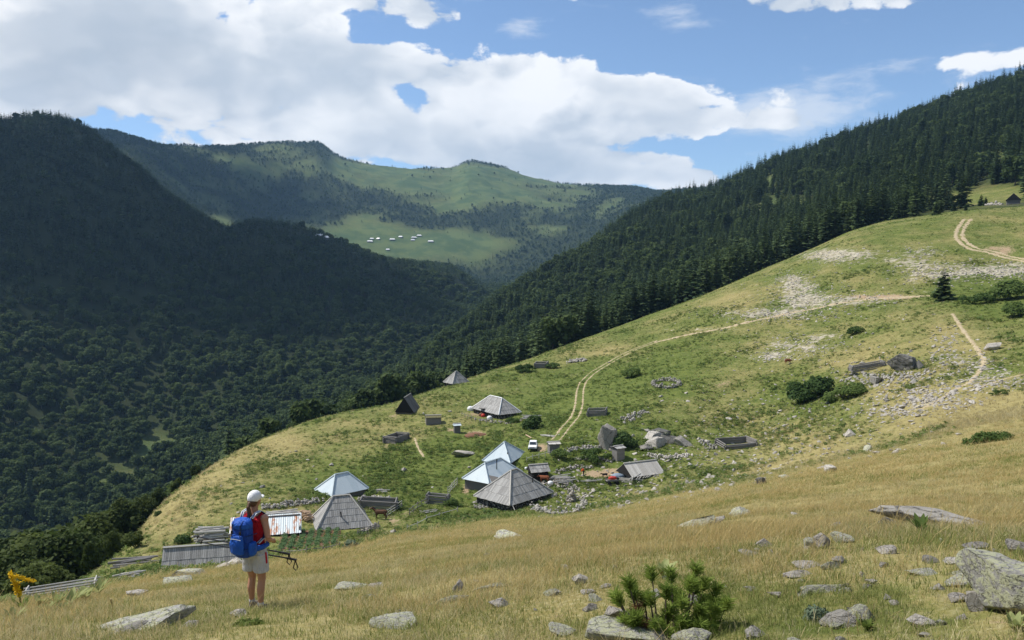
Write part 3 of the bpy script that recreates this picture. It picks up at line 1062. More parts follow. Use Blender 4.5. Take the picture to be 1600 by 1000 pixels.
def building(name, label, px, py, yaw, L, W, wall_h, roof_h, ridge, roof_mat=None, wall_mat=None, tiers=4, pw=.26, over=.35,
             caps=None, roof_name='roof_boards', sink=1.2, group=None, cat='hut', step=.035, base_off=0.0, loc=None):
    """hut with a hipped (ridge < L) or gabled (ridge >= L) roof; its centre stands at the pixel"""
    roof_mat = roof_mat or M_SHINGLE; wall_mat = wall_mat or M_MASON; caps = caps or M_PALE
    c = loc if loc is not None else hit(px, py)
    c = Vector(c) + Vector((0, 0, base_off))
    T = thing(name, label, cat, c, math.radians(yaw), group)
    mk('wall', [box(-L / 2, L / 2, -W / 2, W / 2, -sink, wall_h)], wall_mat, T)
    l, w_ = L / 2 + over, W / 2 + over
    e = wall_h - over * roof_h / (W / 2) * .6
    zt = wall_h + roof_h
    rg = ridge / 2 if ridge < L else l
    P = [(-l, -w_, e), (l, -w_, e), (l, w_, e), (-l, w_, e)]
    R0, R1 = (-rg, 0, zt), (rg, 0, zt)
    sd = abs(hash(name + label)) % 1000 if False else int(px + py)
    # solid body of the roof under its covering
    V = np.array(P + [R0, R1], float)
    F = np.array([(0, 1, 5, 4), (2, 3, 4, 5), (1, 2, 5, 5), (3, 0, 4, 4), (3, 2, 1, 0)])
    me = bpy.data.meshes.new('roof'); me.from_pydata([tuple(v) for v in V], [], [(0, 1, 5, 4), (2, 3, 4, 5), (1, 2, 5), (3, 0, 4), (3, 2, 1, 0)])
    roof = link('roof', me, M_DARK if roof_mat is not M_METAL else M_METAL, T)
    faces = [(P[0], P[1], R1, R0), (P[2], P[3], R0, R1)]
    if ridge < L:
        faces += [(P[1], P[2], R1, R1), (P[3], P[0], R0, R0)]
    pl = []
    for k, (A, B, C, D) in enumerate(faces):
        pl += plank_face(A, B, C, D, tiers, pw, step=step, seed=sd + k)
    o = mk(roof_name, pl, roof_mat, roof)
    o['kind'] = 'stuff'
    # ridge and hip boards
    if caps:
        segs = [(R0, R1)] if rg > .15 else []
        if ridge < L:
            segs += [(P[0], R0), (P[3], R0), (P[1], R1), (P[2], R1)]
        for a, b in segs:
            a, b = np.array(a), np.array(b)
            V, F = tube([a + np.array([0, 0, .10]), b + np.array([0, 0, .10])], [.13, .11], 4)
            link('ridge_board', new_mesh('ridge_board', V, F), caps, roof)
    T['_wh'] = wall_h
    return T


def door_on(T, x, y, w_, h, yaw=0, mat=None):
    o = mk('door', [box(-w_ / 2, w_ / 2, -.05, .05, 0, h)], mat or M_DARK, T)
    o.location = (x, y, .02); o.rotation_euler = (0, 0, math.radians(yaw))
    return o


LOG = new_mesh('log', *tube([(-.5, 0, 0), (0, 0, 0), (.5, 0, 0)], [.095, .105, .09], 6), smooth=False)
LOG.materials.append(M_LOG)
LOGP = new_mesh('pale_log', *tube([(-.5, 0, 0), (0, 0, 0), (.5, 0, 0)], [.095, .105, .09], 6))
LOGP.materials.append(M_PALE)


def log_part(name, T, p, q, rad=.1, me=None):
    p, q = Vector(p), Vector(q)
    o = bpy.data.objects.new(name, me or LOG)
    COL.objects.link(o)
    o.parent = T
    d = q - p
    o.location = (p + q) / 2
    o.rotation_euler = d.to_track_quat('X', 'Z').to_euler()
    o.scale = (d.length, rad / .1, rad / .1)
    return o


def pen(label, px, py, yaw, L, W, h, n_, rad=.11, ruin=0.0, cat='pen', name='log_pen', seed=1, me=None, roofed=False, group=None, rr_=None):
    """stacked log walls, open at the top"""
    r = random.Random(seed)
    c = at_r(px, rr_) if rr_ else hit(px, py)
    T = thing(name, label, cat, c, math.radians(yaw), group)
    dz = h / n_
    def g(x, y):
        v = Matrix.Rotation(math.radians(yaw), 3, 'Z') @ Vector((x, y, 0))
        return float(gz(c.x + v.x, c.y + v.y)) - c.z
    zb = min(g(sx * L / 2, sy * W / 2) for sx in (-1, 1) for sy in (-1, 1))
    zc = {(sx, sy): g(sx * L / 2, sy * W / 2) for sx in (-1, 1) for sy in (-1, 1)}
    for k in range(n_):
        for side in range(4):
            if r.random() < ruin * (k / n_):
                continue
            z = k * dz + dz * (.5 if side % 2 else 0)
            j = lambda: r.uniform(-.06, .06)
            over = r.uniform(.15, .4)
            if side % 2 == 0:
                y = -W / 2 if side == 0 else W / 2
                s = -1 if side == 0 else 1
                log_part('log', T, (-L / 2 - over, y + j(), max(zc[(-1, s)], -.6) * .8 + z + .05), (L / 2 + over, y + j(), max(zc[(1, s)], -.6) * .8 + z + .05), rad * r.uniform(.85, 1.15), me)
            else:
                x = -L / 2 if side == 1 else L / 2
                s = -1 if side == 1 else 1
                log_part('log', T, (x + j(), -W / 2 - over, max(zc[(s, -1)], -.6) * .8 + z + .05), (x + j(), W / 2 + over, max(zc[(s, 1)], -.6) * .8 + z + .05), rad * r.uniform(.85, 1.15), me)
    return T


def stone_pile(name, label, pts, rad, h, n_, size, mat, cat, seed=1, group=None, names='stones'):
    """dry stone heaps and walls: stones laid along a line of ground points"""
    r = np.random.default_rng(seed)
    c = Vector(pts[0])
    T = thing(name, label, cat, c, 0, group)
    v0, f0 = ico(1)
    seg = [(Vector(pts[k]), Vector(pts[k + 1])) for k in range(len(pts) - 1)] or [(Vector(pts[0]), Vector(pts[0]))]
    ls = np.array([max((b - a).length, .1) for a, b in seg]); ls /= ls.sum()
    Vs, Fs, off = [], [], 0
    for k in range(n_):
        a, b = seg[r.choice(len(seg), p=ls)]
        p = a.lerp(b, r.uniform(0, 1))
        ang = r.uniform(0, 6.283); m_ = rad * math.sqrt(r.uniform(0, 1))
        x, y = p.x + math.cos(ang) * m_, p.y + math.sin(ang) * m_
        z = float(gz(x, y)) + h * r.uniform(0, 1) * (1 - .75 * m_ / max(rad, .01))
        s = size * r.uniform(.55, 1.35)
        rot = np.array(Euler((r.uniform(0, 6), r.uniform(0, 6), r.uniform(0, 6))).to_matrix())
        v = v0 * r.uniform(.75, 1.2, (len(v0), 1)) * np.array([1, r.uniform(.6, .9), r.uniform(.4, .65)]) * s
        Vs.append(v @ rot.T * np.array([1, 1, .85]) + np.array([x - c.x, y - c.y, z - c.z]))
        Fs.append(f0 + off); off += len(v0)
    me = new_mesh(names, np.vstack(Vs), np.vstack(Fs))
    o = link(names, me, mat, T)
    o['kind'] = 'stuff'
    return T


def ico(sub):
    bm = bmesh.new()
    bmesh.ops.create_icosphere(bm, subdivisions=sub, radius=1.0)
    V = np.array([v.co[:] for v in bm.verts]); Fc = np.array([[v.index for v in f.verts] for f in bm.faces])
    bm.free()
    return V, Fc


# ------------------------------------------------------------------ the huts
T = building('shingle_hut', 'big grey board-roofed pyramid hut on dark stone walls in mid-village', 803, 782, 47, 9.6, 7.2, 1.25, 3.7, 1.3, tiers=4, pw=.27)
link('stove_pipe', new_mesh('stove_pipe', *tube([(2.2, -2.0, 2.4), (2.2, -2.1, 3.6), (2.2, -2.1, 4.0)], [.09, .09, .11], 6)), M_DARK, T)
log_part('prop_pole', T, (-4.9, -5.4, -.4), (-4.6, -3.7, 1.3), .07, LOGP)
T = building('metal_hut', 'pyramid hut with pale blue metal roof nearest the white car', 788, 720, 70, 7.6, 4.6, .9, 2.5, .4, M_METAL, M_SHINGLE_D, tiers=1, pw=1.0, caps=M_METAL, roof_name='metal_sheets', step=.02)
link('stove_pipe', new_mesh('stove_pipe', *tube([(-2.6, -1.6, .8), (-2.6, -1.6, 1.9), (-2.6, -1.6, 2.2)], [.09, .09, .11], 6)), M_DARK, T)
T = building('metal_hut', 'long pale blue metal-roofed hut half hidden behind the big board-roofed hut', 770, 752, 54, 8.8, 5.0, 1.2, 2.3, 4.4, M_METAL, M_SHINGLE_D, tiers=1, pw=1.0, caps=M_METAL, roof_name='metal_sheets', step=.02)
link('stove_pipe', new_mesh('stove_pipe', *tube([(-.6, -1.3, 2.0), (-.6, -1.3, 3.6), (-.6, -1.3, 4.1)], [.08, .08, .1], 6)), M_DARK, T)
V = np.array([(-1.1, 0, 0), (1.1, 0, 0), (0, 0, 1.9), (-1.1, 2.2, 0), (1.1, 2.2, 0), (0, 2.2, 1.9)], float)
me = bpy.data.meshes.new('porch'); me.from_pydata([tuple(v) for v in V], [], [(0, 1, 2), (5, 4, 3), (0, 2, 5, 3), (1, 4, 5, 2)])
o = link('porch', me, M_SHINGLE_D, T); o.location = (-3.4, -3.6, .1)
T = building('shingle_hut', 'board-roofed hut with five tiers of boards just behind the cabbage-green garden rows', 534, 818, 19, 6.6, 5.8, .55, 3.3, 2.2, tiers=5, pw=.24, over=.4)
link('stove_pipe', new_mesh('stove_pipe', *tube([(-.3, -2.0, 1.2), (-.35, -2.2, 1.9), (-.4, -2.2, 2.3)], [.08, .08, .1], 6)), M_DARK, T)
T = building('metal_hut', 'pale blue metal-roofed hut standing behind the board-roofed hut by the garden', 534, 770, 44, 6.0, 4.6, .8, 2.3, 2.3, M_METAL, M_SHINGLE_D, tiers=1, pw=1.0, caps=M_METAL, roof_name='metal_sheets', step=.02)
T = building('shingle_hut', 'long pale grey hipped hut with dark doorway on the upper edge of the village', 775, 648, 125, 11.0, 5.6, 1.3, 2.9, 5.0, tiers=4, pw=.3, caps=M_WHITE)
o = door_on(T, 1.2, 2.95, 1.2, 2.2); o.location.z = -.6
link('door_hood', new_mesh('door_hood', *box(.4, 2.0, 2.7, 3.5, 1.55, 1.7)), M_SHINGLE_D, T)
T = building('gable_hut', 'steep tent-shaped wooden hut with dark gable at the meadow edge', 637, 641, 84, 6.6, 4.2, .3, 3.3, 99, M_SHINGLE_D, M_SHINGLE_D, tiers=2, pw=.3, over=.25, caps=M_PALE)
for s in (-1, 1):
    V = np.array([(s * 3.31, -2.2, .2), (s * 3.31, 2.2, .2), (s * 3.31, 0, 3.45)], float)
    me = bpy.data.meshes.new('gable'); me.from_pydata([tuple(v) for v in V], [], [(0, 1, 2)]); link('gable', me, M_SHINGLE_D, T)
T = building('shingle_hut', 'small grey pyramid hut highest on the meadow, against the dark wood', 713, 600, 38, 5.2, 4.4, .8, 2.9, .5, tiers=3, pw=.3)
T = building('turf_roofed_store', 'low dark store with flat mossy roof between the tent-shaped hut and the hipped hut', 677, 661, 10, 3.4, 2.8, 1.5, .25, 99, M_TURF, M_LOG, tiers=1, pw=.5, over=.15, caps=None)
T = building('outhouse', 'narrow outhouse with pale tin lid beside the reddish earth heap', 714, 676, 15, 1.3, 1.2, 1.7, .2, 99, M_METAL, M_SHINGLE_D, tiers=1, pw=.5, over=.2, caps=None)
T = building('outhouse', 'small log outhouse with pale flat roof right beside the white car', 865, 707, 12, 1.9, 1.6, 1.75, .15, 99, M_PALE, M_LOG, tiers=1, pw=.35, over=.22, caps=None)
T = building('outhouse', 'tall narrow log outhouse below the standing stone and round bush', 966, 717, 30, 1.7, 1.5, 2.1, .2, 99, M_SHINGLE, M_LOG, tiers=1, pw=.35, over=.2, caps=None)
T = building('plank_shelter', 'small open shelter with two tiers of grey roof boards right of the big hut', 841, 747, 18, 2.9, 2.0, 1.5, .8, 99, M_SHINGLE, M_DARK, tiers=2, pw=.25, over=.3)
T = building('long_shed', 'long low shed with two tiers of grey vertical boards left of the hiker', 322, 884, 13, 7.6, 2.6, .35, 1.75, 99, M_SHINGLE, M_DARK, tiers=2, pw=.17, over=.25)
T = building('gable_hut', 'lone gabled cabin with pale roof on the far right skyline of the meadow', 1583, 319, 60, 7.0, 6.0, 2.2, 3.2, 99, M_PALE, M_SHINGLE_D, tiers=2, pw=.4, over=.4)
for s in (-1, 1):
    V = np.array([(s * 3.52, -3.0, 2.2), (s * 3.52, 3.0, 2.2), (s * 3.52, 0, 5.4)], float)
    me = bpy.data.meshes.new('gable'); me.from_pydata([tuple(v) for v in V], [], [(0, 1, 2)]); link('gable', me, M_SHINGLE_D, T)
T = building('collapsed_hut', 'half collapsed hut with sagging bleached board roof near the red machine', 1000, 740, 25, 5.6, 3.8, .5, 1.5, 99, M_PALE, M_LOG, tiers=1, pw=.33, over=.5, step=.1)
for k in range(9):
    log_part('fallen_board', T, (-4.6 + k * .5, -3.2 + random.uniform(-.6, .5), .1), (-2.4 + k * .6, -1.6 + random.uniform(-.5, .7), .25 + random.uniform(0, .6)), .06, LOGP)

# lean-to with rusty sheets behind the hiker
c = hit(416, 834)
T = thing('lean_to', 'low lean-to with whitish sheet-metal roof streaked orange with rust behind the hiker', 'shed', c, math.radians(14))
mk('wall', [box(-4.0, 4.2, .9, 1.1, -1, 2.0), box(-4.1, -3.95, -1.2, 1.0, -1, 1.0), box(4.1, 4.25, -1.2, 1.0, -1, 1.0)], M_LOG, T)
for k in range(8):
    x0 = -4.4 + k * 1.1
    st = [slab((x0 + j * .137, -1.6, .28 + .03 * (j % 2) + .012 * (k % 2)), (x0 + (j + 1) * .137, -1.6, .28 + .03 * ((j + 1) % 2) + .012 * (k % 2)),
               (x0 + (j + 1) * .137, 1.3, 2.05 + .03 * ((j + 1) % 2) + .012 * (k % 2)), (x0 + j * .137, 1.3, 2.05 + .03 * (j % 2) + .012 * (k % 2)), .012) for j in range(8)]
    mk('roof_sheet', st, M_RUST, T)

# heaps of wood
def wood_heap(label, px, py, yaw, L, W, h, n_, rad, me, name='wood_pile', seed=3, piece='plank'):
    r = random.Random(seed)
    T = thing(name, label, 'wood pile', hit(px, py), math.radians(yaw))
    for k in range(n_):
        y = r.uniform(-W / 2, W / 2); z = h * r.random() * (1 - abs(y) / W * 1.3) + .05
        x = r.uniform(-.35, .35) * L * .4
        ln = L * r.uniform(.55, .95) / 2
        log_part(piece, T, (x - ln, y + r.uniform(-.45, .45), z + r.uniform(-.12, .2)), (x + ln, y + r.uniform(-.45, .45), z + r.uniform(-.12, .2)), rad * r.uniform(.7, 1.3), me)
    return T
wood_heap('heap of bleached split logs left of the rusty lean-to', 330, 843, 16, 4.0, 2.6, 1.7, 46, .12, LOGP)
LOGF = LOG.copy(); LOGF.materials.clear(); LOGF.materials.append(M_FRESH)
wood_heap('pile of fresh orange firewood between the rusty lean-to and the board-roofed hut', 477, 812, 40, 1.3, 2.6, 1.5, 50, .11, LOGF, 'firewood_pile', 5, 'billet')
wood_heap('tangle of grey poles and boards right of the big hut', 880, 752, 25, 3.6, 3.0, .9, 26, .07, LOGP, 'pole_heap', 8, 'pole')
wood_heap('grey poles lying in front of the collapsed hut', 985, 752, -12, 5.0, 1.6, .4, 12, .06, LOGP, 'pole_heap', 9, 'pole')
wood_heap('grey branches and boards heaped behind the long hipped hut', 832, 655, 20, 4.5, 3.5, 1.0, 22, .08, LOGP, 'pole_heap', 10, 'pole')
wood_heap('old boards lying low on the slope left of the long shed', 210, 879, 20, 5.0, 2.0, .35, 14, .10, LOG, 'board_heap', 12, 'board')
wood_heap('small stack of weathered boards at the lower left of the meadow', 203, 902, 35, 2.6, 1.2, .4, 9, .07, LOGP, 'board_heap', 13, 'board')

# pens of stacked logs
pen('open log pen on the left slope of the village', 619, 690, 62, 4.4, 3.0, 1.5, 7, seed=2)
pen('broken log pen at the right edge of the village', 1150, 697, 8, 5.8, 4.2, 1.2, 6, .12, .5, seed=3)
pen('small open log pen beside the dirt track', 933, 648, -12, 3.8, 3.0, 1.3, 6, seed=4)
pen('small dark log pen near the skyline above the track', 846, 574, -14, 3.6, 3.0, 1.6, 6, .14, seed=5)
pen('long dark log pen behind the brown horse', 592, 793, 4, 5.2, 2.6, 1.3, 6, seed=6)
pen('wooden pen at the lower left edge under the yellow flower spike', 82, 936, 26, 4.6, 2.8, 1.0, 5, .06, seed=7, me=LOGP, rr_=70)
pen('log pen leaning against the great grey boulder', 1354, 578, -12, 6.2, 3.6, 1.4, 5, .14, .3, seed=8)
pen('curved low log pen left of the big board-roofed hut', 684, 786, -8, 3.2, 1.8, 1.5, 6, .1, .2, seed=9)

# dry stone enclosures
def ring(px, py, rx, ry, n_=14, a0=0, a1=6.283):
    return [hit(px + rx * math.cos(a0 + (a1 - a0) * k / n_), py + ry * math.sin(a0 + (a1 - a0) * k / n_)) for k in range(n_ + 1)]
stone_pile('stone_pen', 'ruined dry stone pen in front of the big board-roofed hut', ring(872, 789, 42, 15), .45, 1.1, 330, .28, M_ROCK, 'stone pen', 3)
stone_pile('stone_pen', 'oval stone pen in the green field right of the track', ring(1041, 601, 21, 6), .5, 1.3, 260, .34, M_ROCK, 'stone pen', 4)
stone_pile('stone_heap', 'pale heap of stones near the skyline just left of the track', [hit(888, 567), hit(912, 564)], 1.3, 1.2, 120, .40, M_ROCK_PALE, 'stone heap', 5)
stone_pile('stone_wall', 'low dry stone wall running left from the standing stone', [hit(884, 707), hit(905, 703), hit(940, 702)], .5, 1.0, 190, .27, M_ROCK, 'stone wall', 6)
stone_pile('stone_heap', 'tall stack of stones at the back corner of the ruined pen', [hit(893, 783)], .8, 1.9, 60, .32, M_ROCK_PALE, 'stone heap', 7)
stone_pile('stone_wall', 'low stone wall with slabs behind the rusty lean-to', [hit(415, 795), hit(455, 790), hit(500, 784)], .8, 1.0, 170, .32, M_ROCK, 'stone wall', 8)
stone_pile('stone_wall', 'stone garden wall between the garden and the board-roofed hut', [hit(566, 834), hit(578, 828), hit(590, 822)], .4, .8, 90, .25, M_ROCK_PALE, 'stone wall', 9)
stone_pile('stone_heap', 'fallen stones and slabs heaped by the small shelter', [hit(852, 757), hit(878, 752), hit(900, 768)], 1.2, .7, 130, .27, M_ROCK_PALE, 'stone heap', 10)
stone_pile('stone_wall', 'short stone wall beside the cabin on the far right', [hit(1541, 321), hit(1566, 320)], .7, 1.8, 60, .8, M_ROCK_PALE, 'stone wall', 11)
stone_pile('stone_heap', 'scatter of slabs between the pens above the broken log pen', [hit(974, 655 - 8 + 12), hit(1000, 646)], 2.0, .9, 50, .5, M_ROCK, 'stone heap', 12)

stone_pile('stone_heap', 'loose stones tumbled below the left corner of the big hut', [hit(742, 786), hit(756, 796)], 1.1, .5, 50, .26, M_ROCK, 'stone heap', 13)
stone_pile('stone_wall', 'broken stone wall running from the shelter to the collapsed hut yard', [hit(870, 738), hit(900, 730), hit(925, 731)], .5, .6, 110, .24, M_ROCK_PALE, 'stone wall', 14)
stone_pile('stone_heap', 'stones strewn around the foot of the hipped hut', [hit(745, 655), hit(790, 662), hit(815, 657)], .9, .5, 80, .28, M_ROCK_PALE, 'stone heap', 15)
stone_pile('stone_heap', 'stones and slabs around the great grey boulder', [hit(1325, 590), hit(1375, 592), hit(1440, 588)], 2.4, .5, 130, .42, M_ROCK, 'stone heap', 16)
wood_heap('loose boards thrown down below the curved log pen', 668, 800, 30, 3.0, 1.4, .25, 9, .06, LOGP, 'board_heap', 14, 'board')
wood_heap('long poles stacked along the yard by the red machine', 925, 752, 8, 3.6, .9, .3, 9, .06, LOGP, 'pole_heap', 15, 'pole')
wood_heap('bleached branches lying behind the white car', 858, 682, -30, 3.4, 1.2, .25, 7, .06, LOGP, 'pole_heap', 16, 'pole')
wood_heap('grey poles leaning in the weeds above the blue-roofed hut by the garden', 590, 770, 12, 3.8, 1.6, .5, 12, .06, LOGP, 'pole_heap', 17, 'pole')

stone_pile('stone_wall', 'low ruined wall in the weeds between the outhouses', [hit(900, 718), hit(930, 716), hit(955, 722)], .6, .6, 100, .26, M_ROCK, 'stone wall', 17)
stone_pile('stone_wall', 'tumbled wall running down from the boulder group', [hit(1010, 712), hit(1040, 716), hit(1075, 712)], .9, .6, 120, .30, M_ROCK_PALE, 'stone wall', 18)
stone_pile('stone_heap', 'heap of slabs behind the broken log pen', [hit(1100, 690), hit(1112, 702)], 1.2, .7, 50, .34, M_ROCK, 'stone heap', 19)
stone_pile('stone_wall', 'ruined wall beside the board-roofed hut above the long log pen', [hit(560, 782), hit(590, 778), hit(612, 782)], .5, .7, 90, .25, M_ROCK_PALE, 'stone wall', 20)
wood_heap('patchwork of old boards behind the rusty lean-to', 440, 806, 10, 4.5, 2.0, .7, 22, .09, LOGP, 'board_heap', 18, 'board')

# fences
def fence(label, pts, posts, rails=2, h=1.1, name='fence', lean=.1, me=None, seed=1):
    r = random.Random(seed)
    P = [hit(*p) for p in pts]
    T = thing(name, label, 'fence', P[0])
    tot = [0]
    for a, b in zip(P, P[1:]):
        tot.append(tot[-1] + (b - a).length)
    def along(s):
        for k in range(len(P) - 1):
            if s <= tot[k + 1] or k == len(P) - 2:
                f = (s - tot[k]) / max(tot[k + 1] - tot[k], 1e-6)
                q_ = P[k].lerp(P[k + 1], min(f, 1))
                return Vector((q_.x, q_.y, float(gz(q_.x, q_.y)))) - P[0]
    pp = [along(tot[-1] * k / (posts - 1)) for k in range(posts)]
    tops = []
    for p in pp:
        t_ = p + Vector((r.uniform(-lean, lean), r.uniform(-lean, lean), h * r.uniform(.85, 1.1)))
        log_part('post', T, p - Vector((0, 0, .3)), t_, .06, me or LOG)
        tops.append((p, t_))
    for (p, t_), (p2, t2) in zip(tops, tops[1:]):
        for k in range(rails):
            f = (k + .7) / rails * .95
            log_part('rail', T, p.lerp(t_, f), p2.lerp(t2, f + r.uniform(-.06, .06)), .045, me or LOG)
    return T
fence('grey rail fence beside the garden and the board-roofed hut', [(558, 838), (575, 834), (592, 826)], 5, 4, 1.0, seed=2)
fence('leaning pale fence beside the hut with the half hidden blue roof', [(700, 772), (708, 764), (714, 758)], 5, 3, 1.3, me=LOGP, seed=3)
fence('broken rail fence running down past the curved log pen', [(640, 806), (655, 794), (668, 788)], 5, 2, 1.2, seed=4)
fence('long single-rail fence of pale poles on the green bank', [(636, 830), (662, 818), (690, 806), (715, 800)], 5, 1, .8, me=LOGP, seed=5)
fence('rail fence below the garden rows', [(430, 868), (480, 866), (530, 858)], 7, 1, .7, seed=6)
fence('rough pole fence around the yard by the brown horse', [(605, 808), (616, 800), (628, 792)], 4, 3, 1.2, me=LOGP, seed=7)
fence('thin fence of dark posts in front of the long hipped hut', [(722, 650), (732, 655), (748, 660), (770, 662)], 8, 1, 1.2, seed=8)
fence('plank fence beside the cabin on the far right skyline', [(1562, 323), (1580, 323), (1599, 322)], 6, 2, 1.6, seed=9)
fence('pale pole fence running up from the shelter towards the log outhouse', [(823, 722), (842, 716), (862, 712)], 5, 1, 1.0, me=LOGP, seed=10)

# potato garden
gd = [hit(432, 862), hit(528, 852), hit(533, 826), hit(440, 832)]
c = hit(484, 845)
def gpt(u, v):
    p = gd[0].lerp(gd[1], u).lerp(gd[3].lerp(gd[2], u), v)
    return Vector((p.x, p.y, float(gz(p.x, p.y))))
me = bpy.data.meshes.new('garden_bed')
gv = [gpt(u / 16, v / 12) + Vector((0, 0, .05 + .10 * (1 if (u % 2) else 0))) - c for v in range(13) for u in range(17)]
me.from_pydata([tuple(p) for p in gv], [], [(v * 17 + u, v * 17 + u + 1, (v + 1) * 17 + u + 1, (v + 1) * 17 + u) for v in range(12) for u in range(16)])
o = link('garden_bed', me, M_SOIL, loc=c); o['kind'] = 'structure'

# earth heap
v0, f0 = ico(3)
v = v0 * np.array([2.6, 1.8, .9]) * (1 + .2 * fbm(v0[:, 0] * 2, v0[:, 1] * 2, 1, 3, 5)[:, None])
o = link('earth_heap', new_mesh('earth_heap', v, f0, True), M_SOIL, loc=hit(744, 680) - Vector((0, 0, .35)))
tag(o, 'low heap of reddish earth in the grass above the blue-roofed huts', 'earth heap')

# the far hamlet
for k, (px, py, l_) in enumerate([(a_, b_, c_ * 1.2) for a_, b_, c_ in [(499, 370, 12), (507, 373, 14), (518, 373, 13), (578, 378, 16), (581, 374, 11), (591, 374, 10), (613, 375, 15), (626, 371, 12), (647, 372, 14), (655, 369, 13), (645, 376, 11), (673, 378, 16), (606, 391, 10)]]):
    lab = ['leftmost of the far huts', 'second far hut from the left', 'third far hut from the left', 'long far hut in front of the middle cluster', 'far hut behind the middle cluster',
           'small far hut at the right of the middle cluster', 'long low far hut right of the middle cluster', 'dark-gabled far hut in mid-meadow', 'far hut in the right cluster, middle one',
           'far hut in the right cluster, highest one', 'far hut in the right cluster, lowest one', 'rightmost of the far huts', 'lone far hut lowest on the far meadow'][k]
    c = hit(px, py)
    T = thing('far_hut', 'tiny white-roofed hut, ' + lab, 'hut', c, random.uniform(-.6, .6), 'white roofs of the far hamlet')
    w_ = l_ * .5
    mk('wall', [box(-l_ / 2, l_ / 2, -w_ / 2, w_ / 2, -3, 2.2)], M_SHINGLE_D, T)
    me = bpy.data.meshes.new('roof')
    me.from_pydata([(-l_ * .55, -w_ * .65, 1.8), (l_ * .55, -w_ * .65, 1.8), (l_ * .55, w_ * .65, 1.8), (-l_ * .55, w_ * .65, 1.8), (-l_ * .4, 0, 5.6), (l_ * .4, 0, 5.6)], [],
                   [(0, 1, 5, 4), (2, 3, 4, 5), (1, 2, 5), (3, 0, 4)])
    link('roof', me, M_WHITE, T)

# ------------------------------------------------------------------ cart tracks and paths
mt, n = material('bare_earth_track')
g = n.new('ShaderNodeNewGeometry')
nz = n.noise(g.outputs['Position'], 1.6, 6, .7)
c_ = n.mix(n.ramp(nz, .3, .7), (.30, .23, .13), (.48, .40, .27))
M_TRACK = finish(mt, n, c_, .95, nz, .5, .08, .1)


def smooth_line(P, step):
    P = [Vector((p.x, p.y, 0)) for p in P]
    out = []
    for k in range(len(P) - 1):
        p0, p1, p2, p3 = P[max(k - 1, 0)], P[k], P[k + 1], P[min(k + 2, len(P) - 1)]
        m_ = max(2, int((p2 - p1).length / step))
        for j in range(m_):
            t = j / m_
            out.append(.5 * ((2 * p1) + (-p0 + p2) * t + (2 * p0 - 5 * p1 + 4 * p2 - p3) * t * t + (-p0 + 3 * p1 - 3 * p2 + p3) * t ** 3))
    out.append(P[-1])
    return out


def track(name, pts, width, offs=(0,), seed=1, lift=.07, mat=None):
    """earth strips draped on the ground, ragged at the edges"""
    r = np.random.default_rng(seed)
    S = smooth_line([hit(*p) if len(p) == 2 else at_r(p[0], p[2]) for p in pts], .5)
    Vs, Fs = [], []
    for of in offs:
        b = len(Vs)
        nz_l = np.cumsum(r.normal(0, .10, len(S))); nz_l -= np.linspace(nz_l[0], nz_l[-1], len(S)); nz_l = np.clip(nz_l, -.5, .5) * width * .5
        for k, p in enumerate(S):
            d = S[min(k + 1, len(S) - 1)] - S[max(k - 1, 0)]
            d.normalize()
            nrm = Vector((-d.y, d.x, 0))
            w_ = width * (.85 + .6 * r.uniform(-1, 1)) * (.25 if k in (0, len(S) - 1) else 1)
            for m_ in (-1, -.33, .33, 1):
                q_ = p + nrm * (of + m_ * w_ / 2 + nz_l[k] * .4)
                Vs.append((q_.x, q_.y, float(gz(q_.x, q_.y)) + lift - (.09 if abs(m_) == 1 else 0)))
        for k in range(len(S) - 1):
            for m_ in range(3):
                i = b + k * 4 + m_
                Fs.append((i, i + 4, i + 5, i + 1))
    me = new_mesh(name, np.array(Vs), np.array(Fs)[:, ::-1], True)
    o = link(name, me, mat or M_TRACK)
    o['kind'] = 'structure'
    return o


track('cart_track', [(868, 688), (884, 668), (903, 640), (908, 606), (920, 588), (950, 568), (985, 549), (1030, 532)], .55, (-.85, .85), 1)
track('dirt_road', [(1022, 535), (1075, 523), (1130, 513), (1190, 499), (1240, 488), (1300, 476), (1345, 469), (1400, 465), (1456, 462)], 1.9, (0,), 2)
track('dirt_road', [(1512, 342), (1502, 356), (1500, 372), (1520, 388), (1545, 393), (1575, 402), (1610, 408)], 1.7, (-1.0, 1.2), 3)
track('footpath', [(1488, 490), (1505, 515), (1528, 545), (1538, 566), (1520, 592), (1490, 610), (1462, 628), (1435, 642)], 1.0, (0,), 4)
track('footpath', [(648, 684), (652, 697), (662, 714)], .6, (0,), 5)
track('footpath', [(1600, 585), (1570, 592), (1530, 606)], .7, (0,), 6)

# ------------------------------------------------------------------ rocks
def rock_mesh(seed, cuts=16, sub=4, rough=.10, flat=1.0):
    r = np.random.default_rng(seed)
    v, f = ico(sub)
    v = v * (1 + .22 * fbm(v[:, 0] * 1.3 + seed, v[:, 1] * 1.3 + v[:, 2], 1.0, 2, seed)[:, None])
    for k in range(cuts):
        nn = r.normal(size=3); nn /= np.linalg.norm(nn)
        d = r.uniform(.30, .72)
        ex = np.maximum(v @ nn - d, 0)
        v = v - ex[:, None] * nn * .96
    v = v * (1 + rough * fbm(v[:, 0] * 3 + seed * 3, v[:, 1] * 3 - v[:, 2] * 2.1, 1.0, 3, seed + 5)[:, None])
    v -= (v.max(0) + v.min(0)) / 2
    v /= (v.max(0) - v.min(0)) / 2          # unit half extents
    return new_mesh('rock', v, f, True)


ROCKS = {}
def rock_of(mat, seed):
    k = (mat.name, seed)
    if k not in ROCKS:
        me = rock_mesh(seed, 8, 5, .16) if seed in (1, 60, 62, 65) else rock_mesh(seed)
        me.materials.append(mat)
        ROCKS[k] = me
    return ROCKS[k]


